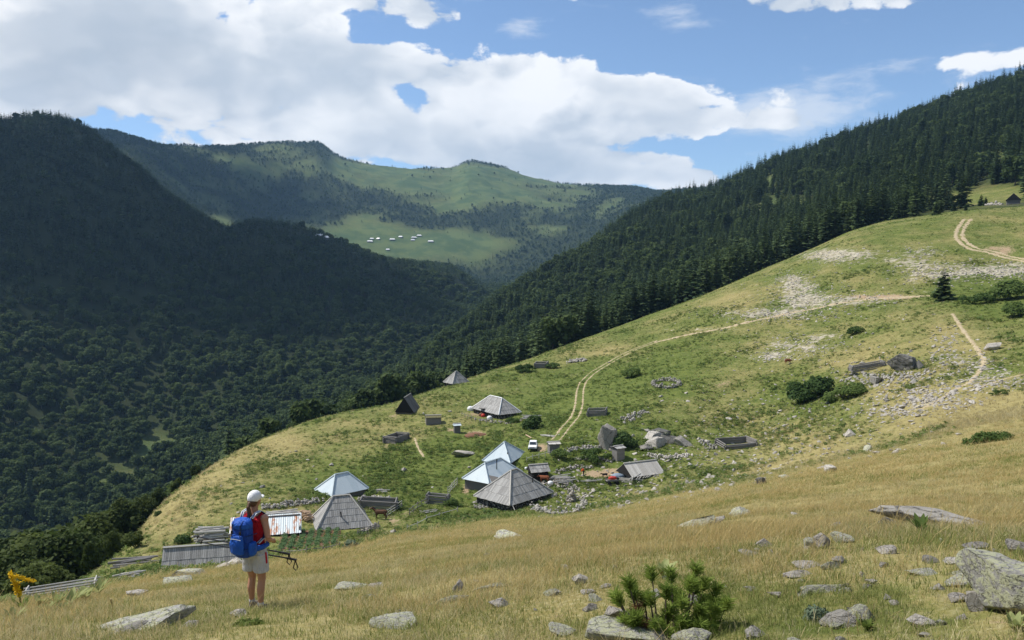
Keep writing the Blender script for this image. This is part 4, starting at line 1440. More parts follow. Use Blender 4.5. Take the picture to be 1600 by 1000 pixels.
def rock(label, px, py, wpx, hpx, mat=None, seed=1, depth=.8, rz=None, tilt=(0, 0), sink=.34, name='rock', group=None, cat='rock'):
    p = hit(px, py)
    _, _, d = proj(p.x, p.y, p.z)
    w_ = wpx * float(d) / F_PX; h = hpx * float(d) / F_PX * (.66 if d < 70 else .85)
    o = bpy.data.objects.new(name, rock_of(mat or M_ROCK, seed))
    COL.objects.link(o)
    dirv = Vector((p.x, p.y, 0)).normalized()
    c = p + dirv * (w_ * depth * .35)
    z0 = float(gz(c.x, c.y))
    H = h * (1 + sink)
    o.location = (c.x, c.y, min(z0, p.z + .3 * h) + h - H / 2)
    az = -math.atan2(p.x, p.y)
    o.rotation_euler = (math.radians(tilt[0]), math.radians(tilt[1]), az + (random.uniform(-.2, .2) if rz is None else math.radians(rz)))
    o.scale = (w_ / 2 * 1.04, w_ * depth / 2, H / 2)
    return tag(o, label, cat, group)


L_, G_, P_, D_ = M_ROCK_LICHEN, M_ROCK, M_ROCK_PALE, M_ROCK_DARK
rock('huge yellow-lichened boulder at the lower right corner', 1575, 962, 160, 128, L_, 1, .8)
rock('lichened slab leaning left of the huge corner boulder', 1512, 918, 62, 36, L_, 2)
rock('upright pale rock under the left side of the huge corner boulder', 1527, 955, 36, 46, P_, 3)
rock('small jutting rock pointing left of the huge corner boulder', 1500, 941, 34, 14, P_, 4)
rock('long flat lichened rock at the bottom edge below the dwarf pine', 980, 1008, 130, 40, L_, 5, .6)
rock('rounded lichened rock at the bottom edge right of the flat one', 1080, 1012, 62, 38, L_, 6)
rock('grey rock wedged between the two lichened bottom rocks', 1036, 1006, 34, 30, G_, 7)
rock('low lichened rock at the bottom edge left of the dwarf pine', 878, 994, 44, 20, L_, 8)
rock('broad flat rock shelf at the lower left', 228, 986, 140, 27, L_, 9, .6, tilt=(0, -8))
rock('thin slab lying in front of the broad rock shelf', 196, 990, 66, 14, G_, 10, .4, tilt=(0, -14))
rock('small round rock at the right end of the broad rock shelf', 297, 980, 26, 15, P_, 11)
rock('pale rounded rock in the grass above the broad rock shelf', 215, 931, 32, 16, P_, 12)
rock('speckled rock in the grass right of the hiker', 548, 921, 52, 16, L_, 13)
rock('small flat rock touching the speckled rock', 587, 918, 24, 8, P_, 14)
rock('little yellowish rock below the speckled rock', 576, 935, 22, 11, L_, 15)
rock('long tilted slab showing through the grass in the middle foreground', 700, 942, 70, 15, L_, 16, .3, rz=18, tilt=(0, -11))
rock('upper half of the long tilted slab in the middle foreground', 765, 921, 62, 12, L_, 17, .3, rz=14, tilt=(0, -7))
rock('mound-shaped speckled rock at the bottom left of centre', 613, 984, 74, 28, L_, 18, tilt=(0, -6))
rock('pale slab pair, upper one, left of the dwarf pine', 905, 913, 24, 22, P_, 19, tilt=(0, 20))
rock('pale slab pair, lower one, left of the dwarf pine', 919, 928, 24, 12, P_, 20)
rock('grey stone just left of the dwarf pine', 922, 955, 24, 16, P_, 21)
rock('mossy flat rock on the crest left of centre', 800, 842, 58, 16, L_, 22)
rock('slanting mossy slab on the crest right of centre', 1087, 824, 66, 24, L_, 23, .5, tilt=(0, -16))
rock('grey slab tucked behind the slanting mossy slab', 1117, 820, 34, 18, G_, 24, .5, tilt=(0, -20))
rock('blocky lichened boulder standing on the crest', 1157, 808, 36, 24, L_, 25)
rock('white upright stone block in the right foreground', 1283, 858, 26, 40, P_, 26, .8, tilt=(0, 6), sink=.15)
rock('yellow-lichened stone leaning on the left of the white block', 1266, 857, 22, 28, L_, 27, .6, tilt=(0, 28))
rock('dark tilted splinter of rock right of the white block', 1303, 825, 24, 10, G_, 28, .5, tilt=(0, -28))
rock('speckled rock behind the white block', 1316, 848, 36, 24, L_, 29)
rock('very long grey slab lying in the right middle ground', 1455, 824, 176, 42, G_, 30, .28, rz=4, sink=.3)
rock('broken left end of the very long grey slab', 1392, 824, 46, 26, D_, 31, .5)
rock('round pinkish rock in the right foreground grass', 1383, 866, 32, 18, P_, 32)
rock('lichened stone with a slanting top below the white block', 1297, 890, 30, 22, L_, 33, tilt=(0, 18))
rock('grey slab tip leaning on the slanting stone', 1311, 881, 22, 18, G_, 34, tilt=(0, 36))
rock('flat pale stones row below the slanting stone, left one', 1246, 903, 44, 12, P_, 35)
rock('flat pale stones row below the slanting stone, upper one', 1262, 888, 48, 9, P_, 36)
rock('tent-shaped yellowish rock in the right foreground', 1290, 926, 76, 24, L_, 37, .6, sink=.3)
rock('small pale stone left of the tent-shaped rock', 1211, 935, 24, 13, P_, 38)
rock('small bright stone right of the tent-shaped rock', 1361, 913, 20, 12, P_, 39)
rock('flat rock half sunk in grass left of the huge corner boulder', 1442, 899, 52, 12, L_, 40)
rock('pair of grey rocks above the huge corner boulder, left one', 1523, 862, 36, 20, G_, 41)
rock('pair of grey rocks above the huge corner boulder, right one', 1590, 864, 34, 28, G_, 42)
rock('pale humped rock left above the huge corner boulder', 1493, 882, 34, 14, P_, 43)
rock('small white pointed stone at the lower right', 1502, 968, 14, 14, P_, 44)
rock('small pale stone at the very bottom right of centre', 1443, 996, 18, 10, P_, 45)
rock('thin dark flat stone in the grass right of centre', 1171, 868, 34, 8, G_, 46)
rock('upright dark stone on the slope above the crest', 1190, 757, 17, 20, D_, 47)
rock('low pale stone beside the upright dark stone', 1224, 748, 15, 9, P_, 48)
rock('pale rock at the foot of the long shed', 345, 890, 28, 14, P_, 49)
rock('large pale rock just behind the hiker, left of the pack', 374, 884, 38, 18, P_, 50)
rock('long low rock below the long shed', 293, 902, 58, 18, L_, 51, .5)
rock('pale flat rock left below the long shed', 277, 910, 44, 12, L_, 52)
rock('white flat stone at the left edge', 10, 980, 18, 8, P_, 53)
# the village's boulders
rock('great grey boulder beside the log pen on the right slope', 1407, 582, 42, 33, D_, 60, .9, sink=.12, name='boulder')
rock('dark rock right of the great grey boulder', 1438, 576, 18, 15, D_, 61)
rock('tall standing stone above the low stone wall', 948, 703, 27, 46, G_, 63, .6, tilt=(0, 14), sink=.1, name='standing_stone')
rock('dark peaked boulder at the back of the boulder group', 1033, 684, 30, 15, D_, 63, name='boulder')
rock('long slanting boulder in the boulder group', 1020, 689, 34, 14, G_, 64, tilt=(0, -14), name='boulder')
rock('big round boulder in the middle of the boulder group', 1025, 700, 36, 16, G_, 65, name='boulder')
rock('grey boulder right in the boulder group', 1045, 693, 26, 14, D_, 66, name='boulder')
rock('wedge-shaped boulder at the right end of the boulder group', 1070, 697, 34, 15, G_, 67, tilt=(0, 10), name='boulder')
rock('front boulder of the boulder group', 1010, 704, 26, 10, G_, 68, name='boulder')
rock('long pale rock lying in the green left of the blue huts', 726, 714, 40, 11, P_, 69, .5)
rock('white rock on the green bank left of the log pens', 631, 737, 9, 7, P_, 70)
rock('pale upright rock on the green slope right of the bushes', 1316, 622, 12, 13, P_, 71)
rock('white double rock on the dry slope', 1329, 682, 18, 12, P_, 72)
rock('standing lichened rock on the dry slope', 1356, 706, 14, 14, L_, 73)
rock('row of pale rocks on the dry slope, tallest one', 1297, 738, 20, 18, P_, 74, tilt=(0, 20))
rock('row of pale rocks on the dry slope, left one', 1226, 748, 20, 10, L_, 75)
rock('pale slab near the footpath at the right', 1550, 548, 24, 14, P_, 76)
rock('grey block among the rubble below the great boulder', 1370, 600, 20, 14, G_, 77)

# loose stones that nothing tells apart
def strew(n_, areas, smin, smax, label, group, mats, seeds, rmax=460):
    k = 0; tries = 0
    while k < n_ and tries < n_ * 12:
        tries += 1
        cx, cy, rx, ry = areas[random.choices(range(len(areas)), [a[4] for a in areas])[0]][:4]
        px, py = random.gauss(cx, rx), random.gauss(cy, ry)
        if not (-10 < px < 1610 and py < 1010):
            continue
        p = hit(px, py)
        r = math.hypot(p.x, p.y)
        if r > rmax or (rmax > 100 and r < 85):
            continue
        s = random.uniform(smin, smax) * random.choice((.6, .8, 1, 1.25))
        o = bpy.data.objects.new('stone', rock_of(random.choice(mats), random.choice(seeds)))
        COL.objects.link(o)
        o.location = p + Vector((0, 0, s * .12))
        o.rotation_euler = (random.uniform(-.3, .3), random.uniform(-.3, .3), random.uniform(0, 6.28))
        o.scale = (s * random.uniform(.8, 1.3) / 2, s * random.uniform(.6, 1) / 2, s * random.uniform(.4, .75) / 2)
        tag(o, label, 'stone', group)
        k += 1
strew(75, [(1150, 900, 300, 55, 3), (700, 930, 260, 45, 2), (300, 940, 200, 30, 1), (1400, 950, 160, 40, 2), (1350, 840, 130, 30, 1.5)], .07, .22,
      'small stone lying in the dry grass of the foreground slope', 'small stones in the foreground grass', [P_, G_, L_], list(range(80, 88)), 45)
strew(160, [(1430, 610, 70, 28, 3), (1330, 600, 60, 30, 2.5), (1180, 700, 110, 50, 3), (1300, 650, 120, 40, 3), (1060, 700, 50, 20, 1), (1500, 570, 50, 30, 2), (940, 790, 60, 20, .7), (1120, 760, 70, 18, 1.2)], .45, 1.25,
      'loose pale stone strewn over the rubbly slope right of the village', 'loose stones on the slope right of the village', [P_, G_, P_], list(range(80, 88)))
strew(62, [(900, 770, 90, 25, 2.5), (1000, 720, 80, 25, 2), (700, 740, 120, 40, 1), (560, 720, 110, 40, 2), (700, 800, 120, 25, 2), (830, 810, 90, 14, 1.5), (960, 560, 70, 20, .6), (420, 740, 60, 40, 1), (1250, 440, 120, 30, 1)], .4, .9,
      'loose stone lying in the green meadow around the huts', 'loose stones in the village meadow', [P_, G_], list(range(80, 88)))

# rubble of the eroded banks, too many to count
def field(name, key, n_, areas, smin, smax, label, cat, flat=.5, cond=None, keep_r=(75, 470), nvar=3, tilt=.4, szr=0.0):
    A = np.array([a[:4] for a in areas]); W_ = np.array([a[4] for a in areas], float); W_ /= W_.sum()
    k = rng.choice(len(A), n_, p=W_)
    px = rng.normal(A[k, 0], A[k, 2]); py = rng.normal(A[k, 1], A[k, 3])
    P = np.array([hit(a, b)[:] for a, b in zip(px, py)])
    rr = np.hypot(P[:, 0], P[:, 1])
    ok = (rr > keep_r[0]) & (rr < keep_r[1])
    P = P[ok]
    s = rng.uniform(smin, smax, len(P)) * rng.choice([.6, .8, 1, 1.3], len(P))
    sc = np.stack([s, s * rng.uniform(.6, 1, len(P)), s * flat * rng.uniform(.7, 1.2, len(P))], 1)
    o = instancer(name, key, P, rots(len(P), tilt), sc, rng.integers(0, nvar, len(P)))
    return tag(o, label, cat, kind='stuff')
rk = []
for k, mt_ in enumerate((P_, P_, P_)):
    me = rock_mesh(200 + k, 7, 2); me.materials.append(mt_); rk.append(me)
proto('rubble', rk)
field('rubble', 'rubble', 6600, [(1180, 700, 110, 45, 1.2), (1300, 640, 120, 40, 1.0), (1430, 600, 60, 24, 1.2), (920, 780, 80, 22, .8), (1040, 720, 70, 22, .8), (1120, 755, 80, 18, .8), (1250, 480, 160, 30, .6), (1250, 465, 38, 16, 3), (1195, 492, 50, 6, 2), (1300, 402, 34, 7, 1.4), (1340, 468, 40, 6, 1), (1450, 425, 34, 11, 2), (1530, 425, 45, 8, 2), (1590, 422, 40, 8, 1.5), (1250, 540, 40, 11, 1.3),
                                (1205, 558, 20, 5, .6), (1240, 438, 16, 8, 1), (1460, 625, 34, 10, 1.6), (1400, 645, 26, 6, .6), (1520, 572, 26, 12, .8), (1480, 545, 14, 22, .8), (1560, 600, 40, 6, .8), (1440, 395, 20, 7, .5), (1400, 600, 80, 26, 1.3), (1230, 690, 120, 40, 1.2)],
      .12, .42, 'pale broken stones covering the eroded banks on the right slope', 'rubble')

# ------------------------------------------------------------------ shrubs and single trees
M_SHRUB = leaf_mat('juniper_green', (.065, .115, .028), (.16, .22, .06), .45)
M_SHRUB_D = leaf_mat('dark_bush_green', (.045, .085, .022), (.11, .165, .05), .4)
M_WEED = leaf_mat('weed_green', (.095, .145, .028), (.205, .26, .065), .45)
M_PALE_LEAF = leaf_mat('pale_broad_leaf', (.22, .26, .09), (.42, .45, .20), .4)
M_GREY_LEAF = leaf_mat('grey_green_leaf', (.07, .105, .065), (.15, .19, .12), .25)


def shrub(label, px, py, wpx, hpx, mat=None, seed=1, name='shrub', leaf=.10, per=190, lobes=10, cat='shrub', depth=.8, group=None):
    """many small domes of leaves side by side, in real metres"""
    p = hit(px, py)
    d = float(proj(p.x, p.y, p.z)[2])
    w_ = wpx * d / F_PX; h = hpx * d / F_PX
    p = p + Vector((p.x, p.y, 0)).normalized() * w_ * .3
    r = np.random.default_rng(seed + 900)
    az = -math.atan2(p.x, p.y)
    nl = int(min(26, max(9, lobes * w_ * depth / max(h, .1) / 2.2)))
    C, U, W = [], [], []
    for k in range(nl):
        a = r.uniform(0, 6.283); m_ = math.sqrt(r.uniform(0, 1))
        x, y = math.cos(a) * m_ * w_ * .40, math.sin(a) * m_ * w_ * depth * .40
        R = h * r.uniform(.34, .52) * (1.1 - .45 * m_)
        wx, wy = p.x + x * math.cos(az) - y * math.sin(az), p.y + x * math.sin(az) + y * math.cos(az)
        zb = float(gz(wx, wy)) - p.z
        c = np.array([x, y, zb + max(h * (1 - .45 * m_ * m_) * r.uniform(.75, 1) - R, R * .4)])
        m = int(min(per, 60 + 40 * R / .3))
        v = r.normal(size=(m, 3)); v[:, 2] = np.abs(v[:, 2]) * 1.0 - .25; v /= np.linalg.norm(v, axis=1)[:, None]
        P_ = c + v * R * r.uniform(.6, 1.1, m)[:, None] * np.array([1.25, 1.25, 1])
        nn = v + r.normal(0, .5, (m, 3)) + np.array([0, 0, .3]); nn /= np.linalg.norm(nn, axis=1)[:, None]
        t = np.cross(nn, r.normal(size=(m, 3))); t /= np.linalg.norm(t, axis=1)[:, None]
        s_ = max(R * .22, .02) * r.uniform(.6, 1.3, m)[:, None]
        C.append(P_); U.append(t * s_); W.append(np.cross(nn, t) * s_ * .6)
    me = new_mesh(name, *quads_mesh('', np.vstack(C), np.vstack(U), np.vstack(W)))
    o = link(name, me, mat or M_SHRUB, loc=p)
    o.location.z = float(gz(p.x, p.y)) - .03
    o.rotation_euler = (0, 0, az)
    return tag(o, label, cat, group)


shrub('wide dark juniper thicket on the slope left below the great boulder', 1258, 630, 96, 34, M_SHRUB_D, 1, 'juniper', .07, 260, 12)
shrub('juniper thicket trailing right of the wide dark one', 1320, 628, 80, 20, M_SHRUB, 2, 'juniper', .07, 240, 12)
shrub('long low juniper on the dry slope at the right edge', 1545, 692, 88, 26, M_SHRUB, 3, 'juniper', .07, 260, 12)
shrub('small low juniper above the long one at the right edge', 1562, 619, 34, 10, M_SHRUB, 4, 'juniper', .08)
shrub('round dark bush between the standing stone and the tall outhouse', 972, 702, 34, 26, M_SHRUB_D, 5, 'bush', .08, 240)
shrub('round bush beside the branch heap of the hipped hut', 832, 670, 26, 22, M_SHRUB_D, 6, 'bush', .08, 240)
shrub('broad bright green bush at the right edge below the rubble', 1572, 470, 70, 32, M_SHRUB, 7, 'bush', .07, 240)
shrub('green bush behind the path on the right edge', 1525, 476, 60, 16, M_SHRUB, 8, 'bush', .08, 220)
shrub('green bush lower on the right edge', 1585, 498, 56, 24, M_SHRUB, 9, 'bush', .08, 220)
shrub('green thicket below the track bend', 985, 592, 46, 14, M_SHRUB, 10, 'bush', .08, 220)
shrub('flat dark thicket beside the dark log pen near the skyline', 820, 583, 40, 12, M_SHRUB_D, 11, 'bush', .08)
shrub('flat dark thicket below the pale stone heap', 864, 577, 26, 9, M_SHRUB_D, 12, 'bush', .08)
shrub('leafy thicket filling the ground behind the small shelter', 930, 727, 56, 17, M_SHRUB, 13, 'bush', .08, 220)
shrub('leafy thicket left of the collapsed hut yard', 880, 722, 46, 14, M_SHRUB, 14, 'bush', .08, 220)
shrub('tuft of nettles beside the curved log pen', 705, 792, 26, 14, M_SHRUB, 15, 'bush', .1)
shrub('bush beside the upper scree on the right slope', 1335, 524, 28, 13, M_SHRUB, 16, 'bush', .09)
shrub('small round bush on the left edge of the meadow', 246, 806, 13, 9, M_SHRUB_D, 17, 'bush', .12, 120)
shrub('dark bush at the left end of the heap of bleached logs', 284, 850, 30, 16, M_SHRUB_D, 18, 'bush', .1)
shrub('silvery bush at the end of the garden rows', 548, 858, 24, 18, M_GREY_LEAF, 19, 'bush', .12)
shrub('low green weeds left of the long shed', 240, 892, 60, 14, M_WEED, 20, 'bush', .1)
shrub('weedy green bank under the blue-roofed hut by the garden', 560, 776, 70, 16, M_SHRUB, 21, 'bush', .07, 240)
shrub('bush at the right corner of the hipped hut', 800, 662, 30, 9, M_SHRUB, 22, 'bush', .1)
shrub('grey-green thistle cushion at the lower right', 1272, 970, 42, 30, M_GREY_LEAF, 23, 'thistle', .09, 260, 9, 'plant')
shrub('green feathery tuft at the feet of the hiker', 388, 978, 50, 26, M_WEED, 24, 'fern_tuft', .11, 220, 9, 'plant')

# the lone spruce
def conifer_thing(name, label, p, h, R, seed, group=None):
    T = thing(name, label, 'tree', p, random.uniform(0, 6), group)
    link('crown', new_mesh('crown', *conifer(h, R, 30, 8, 4, seed, .04)), M_NEEDLE, T)
    link('trunk', new_mesh('trunk', *trunk_of(h * .95, h * .018, seed)), M_BARK, T)
    return T
p = hit(1474, 469)
d = float(proj(p.x, p.y, p.z)[2])
conifer_thing('spruce', 'lone dark spruce standing at the end of the dirt road', p, 51 * d / F_PX, 19 * d / F_PX, 301)
for k, (px, py, hp) in enumerate([(1490, 330, 16), (1470, 333, 20), (1509, 329, 10), (1533, 321, 18), (1540, 321, 14), (1463, 336, 24)]):
    p = hit(px, py); d = float(proj(p.x, p.y, p.z)[2])
    conifer_thing('young_spruce', ['young spruce right of the edge of the wood on the right skyline', 'bushy young spruce next to the edge of the wood', 'smallest young spruce on the right skyline',
                  'young spruce left of the cabin, taller of two', 'young spruce left of the cabin, shorter of two', 'young spruce touching the end of the wood on the skyline'][k], p, hp * d / F_PX, hp * .36 * d / F_PX, 310 + k, 'young spruces on the right skyline')

# broadleaf trees on the left flank of the hill
near_trees = []
for k in range(5):
    lv, cs = broadleaf(10.0, 3.9 - .4 * (k % 3), 24, 260, .38, 160 + k, .06)
    near_trees.append((new_mesh('crown', *lv), new_mesh('trunk', *broad_trunk(10.0, cs, .2, k))))
    near_trees[-1][0].materials.append(M_LEAF_NEAR); near_trees[-1][1].materials.append(M_BARK)
for k, (px, pyt, r, wd, lab) in enumerate([
        (199, 826, 108, .42, 'slim rounded tree standing alone at the foot of the meadow edge'),
        (162, 822, 118, .55, 'dark tree left of the slim rounded tree'),
        (128, 838, 112, .5, 'short tree in front of the tall dark one at the meadow foot'),
        (92, 818, 128, .9, 'broad tree with bright top in the left tree group'),
        (140, 798, 150, .8, 'tree behind the dark one in the left tree group'),
        (60, 868, 96, .9, 'bushy low tree above the wooden pen'),
        (20, 880, 92, .9, 'leftmost bushy tree at the frame edge'),
        (12, 845, 120, .9, 'leafy tree rising behind the leftmost bushy tree'),
        (50, 828, 135, .9, 'rounded tree between the broad tree and the frame edge'),
        (180, 776, 168, .8, 'round tree near the top of the left tree group'),
        (215, 768, 172, .7, 'tree close under the meadow edge, second from the top'),
        (238, 756, 176, .6, 'tree close under the meadow edge, top of the left tree group'),
        (270, 742, 190, .7, 'small tree peeping over the meadow edge'),
        (300, 723, 200, .55, 'bright small tree peeping over the meadow edge higher up'),
        (322, 722, 198, .7, 'low bush-like tree just over the meadow edge'),
        (110, 790, 170, .9, 'dark crowned tree at the back of the left tree group'),
        (70, 800, 165, .9, 'dark crowned tree far left at the back of the group'),
        (25, 815, 160, .9, 'dark crowned tree at the back beside the frame edge')]):
    g_ = at_r(px, r)
    x_, y_, z_ = pix_ray(px, pyt)
    zt = z_ / math.hypot(x_, y_) * math.hypot(g_.x, g_.y)
    h = max(zt - g_.z, 2.5)
    T = thing('broadleaf_tree', lab, 'tree', g_ - Vector((0, 0, .2)), random.uniform(0, 6), 'trees on the left flank of the hill')
    s = h / 10.0
    wds = max(s * 1.0 * wd / .8, .3)
    T.scale = (wds, wds, s)
    for nm_, me in zip(('crown', 'trunk'), near_trees[k % 5]):
        o = link(nm_, me, parent=T)

# ------------------------------------------------------------------ figures: overlapping lofts fused into one skin by a voxel remesh
def loft(secs, n_=16):
    """closed tube of ellipses: (cx, cy, cz, rx, ry)"""
    V, F = [], []
    for (cx, cy, cz, rx, ry) in secs:
        for k in range(n_):
            a = k / n_ * 2 * math.pi
            V.append((cx + rx * math.cos(a), cy + ry * math.sin(a), cz))
    for s in range(len(secs) - 1):
        for k in range(n_):
            k2 = (k + 1) % n_
            F.append((s * n_ + k, s * n_ + k2, (s + 1) * n_ + k2, (s + 1) * n_ + k))
    F.append(tuple(reversed(range(n_))))
    F.append(tuple((len(secs) - 1) * n_ + k for k in range(n_)))
    return V, F


def limb(pts, rad, sides=8):
    V, F = tube(pts, rad, sides)
    return [tuple(v) for v in V], [tuple(f) for f in F]


def ball(c, r, sub=2):
    v, f = ico(sub)
    r = np.array(r if hasattr(r, '__len__') else (r, r, r))
    return [tuple(p) for p in v * r + np.array(c)], [tuple(t) for t in f]


def fuse(name, parts, mat, parent, vox=.011, smooth=6, loc=None, rot=None):
    V, F, o = [], [], 0
    for v, f in parts:
        V += list(v); F += [tuple(i + o for i in t) for t in f]; o += len(v)
    me = bpy.data.meshes.new(name)
    me.from_pydata([tuple(map(float, v)) for v in V], [], F)
    me.materials.append(mat)
    ob = link(name, me, None, parent, loc, rot)
    md = ob.modifiers.new('fuse', 'REMESH'); md.mode = 'VOXEL'; md.voxel_size = vox; md.use_smooth_shade = True
    if smooth:
        sm = ob.modifiers.new('soften', 'SMOOTH'); sm.iterations = smooth; sm.factor = .5
    return ob


M_SKIN = flat_mat('tan_skin', (.42, .215, .135), .5, .35, 0, .10, 14)  # even tan skin colour
M_REDT = flat_mat('red_fabric', (.42, .018, .030), .85, .1, 0, .2, 18, .03)
M_SHORT = flat_mat('light_grey_fabric', (.50, .49, .49), .9, .1, 0, .12, 14, .04)
M_CAP = flat_mat('white_fabric', (.80, .80, .80), .85, .1, 0, .05, 16, .02)
M_HAIR = flat_mat('brown_hair', (.10, .052, .026), .6, .3, 0, .4, 40)
M_BLUE = flat_mat('blue_pack_fabric', (.008, .085, .43), .6, .3, 0, .25, 9, .035)
M_BLUE2 = flat_mat('dark_blue_pack_fabric', (.006, .05, .30), .6, .3, 0, .3, 9, .04)
M_NAVY = flat_mat('dark_blue_webbing', (.012, .03, .10), .7, .2)
M_STRAP = flat_mat('pale_strap_fabric', (.52, .56, .62), .8, .2)
M_BLACK = flat_mat('black_plastic', (.012, .012, .013), .5, .4)
M_ALU = flat_mat('dark_aluminium', (.035, .035, .04), .4, .5, .2)
M_SHOE = flat_mat('grey_brown_shoe', (.13, .11, .10), .8)
M_ORANGE = flat_mat('orange_fabric', (.62, .10, .02), .8, .1)
M_TROUSER = flat_mat('dark_trousers', (.03, .032, .045), .85, .1)


def hand(w_, d, side, up):
    """palm with four fingers and a thumb, curled"""
    w_, d, up = np.array(w_, float), np.array(d, float), np.array(up, float)
    d /= np.linalg.norm(d); s = np.cross(d, up); s /= np.linalg.norm(s); up = np.cross(s, d)
    parts = [limb([w_, w_ + d * .04, w_ + d * .085], [.026, .036, .034], 8)]
    for k, (of, ln) in enumerate(((-.030, .062), (-.010, .072), (.010, .068), (.028, .054))):
        b = w_ + d * .08 + s * of
        parts.append(limb([b, b + d * ln * .5 - up * .006, b + d * ln * .75 - up * ln * .40, b + d * ln * .6 - up * ln * .75], [.0105, .010, .009, .008], 8))
    b = w_ + d * .03 + s * (.030 * side)
    parts.append(limb([b, b + d * .028 + s * .028 * side, b + d * .058 + s * .022 * side - up * .018], [.013, .011, .009], 8))
    return parts


HK = hit(400, 954)
print('HIKER R', math.hypot(HK.x, HK.y))
HYAW = math.radians(-22)
H = thing('person', 'hiker in red sleeveless top, light shorts and white cap standing with back turned', 'person', HK, HYAW)
rs, re, rw = (.185, -.005, 1.375), (.262, -.03, 1.10), (.135, .20, .985)
ls, le, lw = (-.185, .0, 1.375), (-.265, .03, 1.10), (-.10, .21, .965)
body = [loft([(0, 0, .80, .13, .10), (0, 0, .88, .165, .12), (0, 0, .95, .16, .115), (0, .005, 1.05, .128, .095), (0, .005, 1.17, .138, .105), (0, .005, 1.29, .160, .112), (0, .0, 1.37, .150, .09), (0, 0, 1.42, .10, .065), (0, .0, 1.455, .056, .056), (0, .01, 1.53, .050, .054)]),
        ball((0, .022, 1.615), (.073, .092, .108), 3), ball((0, .06, 1.565), (.052, .05, .05)), ball((0, .118, 1.607), (.012, .018, .020)),      # skull, jaw, nose
        ball((.075, .015, 1.605), (.012, .020, .030)), ball((-.075, .015, 1.605), (.012, .020, .030)),                                             # ears
        ball((0, .098, 1.573), (.024, .012, .008)),
        ball(rs, .062), ball(ls, .062),
        limb([rs, ((rs[0] + re[0]) / 2, -.02, 1.24), re], [.054, .047, .040]), limb([re, ((re[0] + rw[0]) / 2 + .01, .08, 1.04), rw], [.041, .039, .026]),
        limb([ls, ((ls[0] + le[0]) / 2, .01, 1.24), le], [.054, .047, .040]), limb([le, ((le[0] + lw[0]) / 2 - .01, .11, 1.02), lw], [.041, .039, .026])]
body += hand(rw, (-.35, .9, -.25), -1, (0, .2, 1)) + hand(lw, (.35, .9, -.25), 1, (0, .2, 1))
for s, (kx, ky, ax, ay) in ((1, (.10, .02, .105, -.02)), (-1, (-.095, .05, -.10, .04))):
    body += [limb([(s * .085, 0, .90), (s * .092, .012, .70), (kx, ky, .48)], [.098, .084, .056]),
             limb([(kx, ky, .48), (kx, ky - .03, .33), (ax, ay, .09)], [.054, .057, .034]), ball((kx, ky + .012, .475), .052),
             ball((ax, ay + .05, .05), (.038, .10, .04))]
fuse('body', body, M_SKIN, H, .0095, 5)
# clothing
top = [loft([(0, .0, .965, .168, .124), (0, .005, 1.05, .142, .108), (0, .005, 1.17, .150, .116), (0, .005, 1.29, .171, .122), (0, .0, 1.365, .150, .100), (0, 0, 1.405, .125, .082)])]
for s in (-1, 1):
    top.append(limb([(s * .12, .09, 1.32), (s * .115, .01, 1.425), (s * .12, -.085, 1.33)], [.035, .030, .035]))
fuse('sleeveless_top', top, M_REDT, H, .010, 4)
sh = [loft([(0, 0, .80, .17, .125), (0, 0, .88, .182, .136), (0, 0, .98, .165, .120)])]
for s in (-1, 1):
    sh.append(loft([(s * .100, .012, .585, .108, .112), (s * .096, .01, .70, .106, .112), (s * .088, .0, .86, .102, .118)]))
shorts = fuse('shorts', sh, M_SHORT, H, .011, 3)
mk('side_stripe', [slab((.2045, -.008, .72), (.2045, .022, .72), (.194, .016, .88), (.194, -.012, .88), .006)], M_REDT, shorts)
cap = link('cap', None, None, H)
v0, f0 = ico(4)
v = v0 * np.array([.090, .112, .105]) + np.array([0, .012, 1.652])
keepv = v[:, 2] > 1.60 + .045 * (v[:, 1] + .02) / .1
fm = np.array([t for t in f0 if keepv[t].all()])
me = new_mesh('cap', v * (1 + .01 * fbm(v[:, 0] * 30, v[:, 2] * 30, 1, 2, 3)[:, None] * np.array([1, 1, 0])), fm, True)
me.materials.append(M_CAP)
bpy.data.objects.remove(cap); cap = link('cap', me, None, H)
sd = cap.modifiers.new('cloth', 'SOLIDIFY'); sd.thickness = .006
Vv, Ff = [], []
for k in range(13):
    a = math.radians(-62 + k * 124 / 12)
    x0, y0 = .088 * math.sin(a), .012 + .108 * math.cos(a)
    Vv += [(x0, y0, 1.645), (x0 * 1.02, y0 + .072 * math.cos(a) ** .8, 1.640 + .012 * math.cos(a) - abs(x0) * .12)]
for k in range(12):
    Ff.append((2 * k, 2 * k + 2, 2 * k + 3, 2 * k + 1))
vis = link('visor', new_mesh('visor', np.array(Vv), np.array(Ff), True), M_CAP, cap)
vis.modifiers.new('cloth', 'SOLIDIFY').thickness = .005
hair = [ball((0, -.03, 1.60), (.078, .075, .075), 2), limb([(0, -.10, 1.60), (.01, -.135, 1.55), (.02, -.12, 1.44), (.025, -.12, 1.34), (.02, -.125, 1.27)], [.024, .030, .034, .028, .008])]
fuse('hair', hair, M_HAIR, H, .009, 3)
for s in (-1, 1):
    link('eye', new_mesh('eye', *[np.array(q_) for q_ in ball((s * .030, .103, 1.625), .011, 1)]), M_BLACK, H)
for s, (ax, ay) in ((1, (.105, -.02)), (-1, (-.10, .04))):
    fuse('shoe', [ball((ax, ay + .055, .04), (.046, .125, .05)), limb([(ax, ay, .03), (ax, ay, .12)], [.046, .044])], M_SHOE, H, .010, 3)
    fuse('sock', [limb([(ax, ay, .10), (ax, ay, .15)], [.046, .044])], M_SHORT, H, .010, 2)

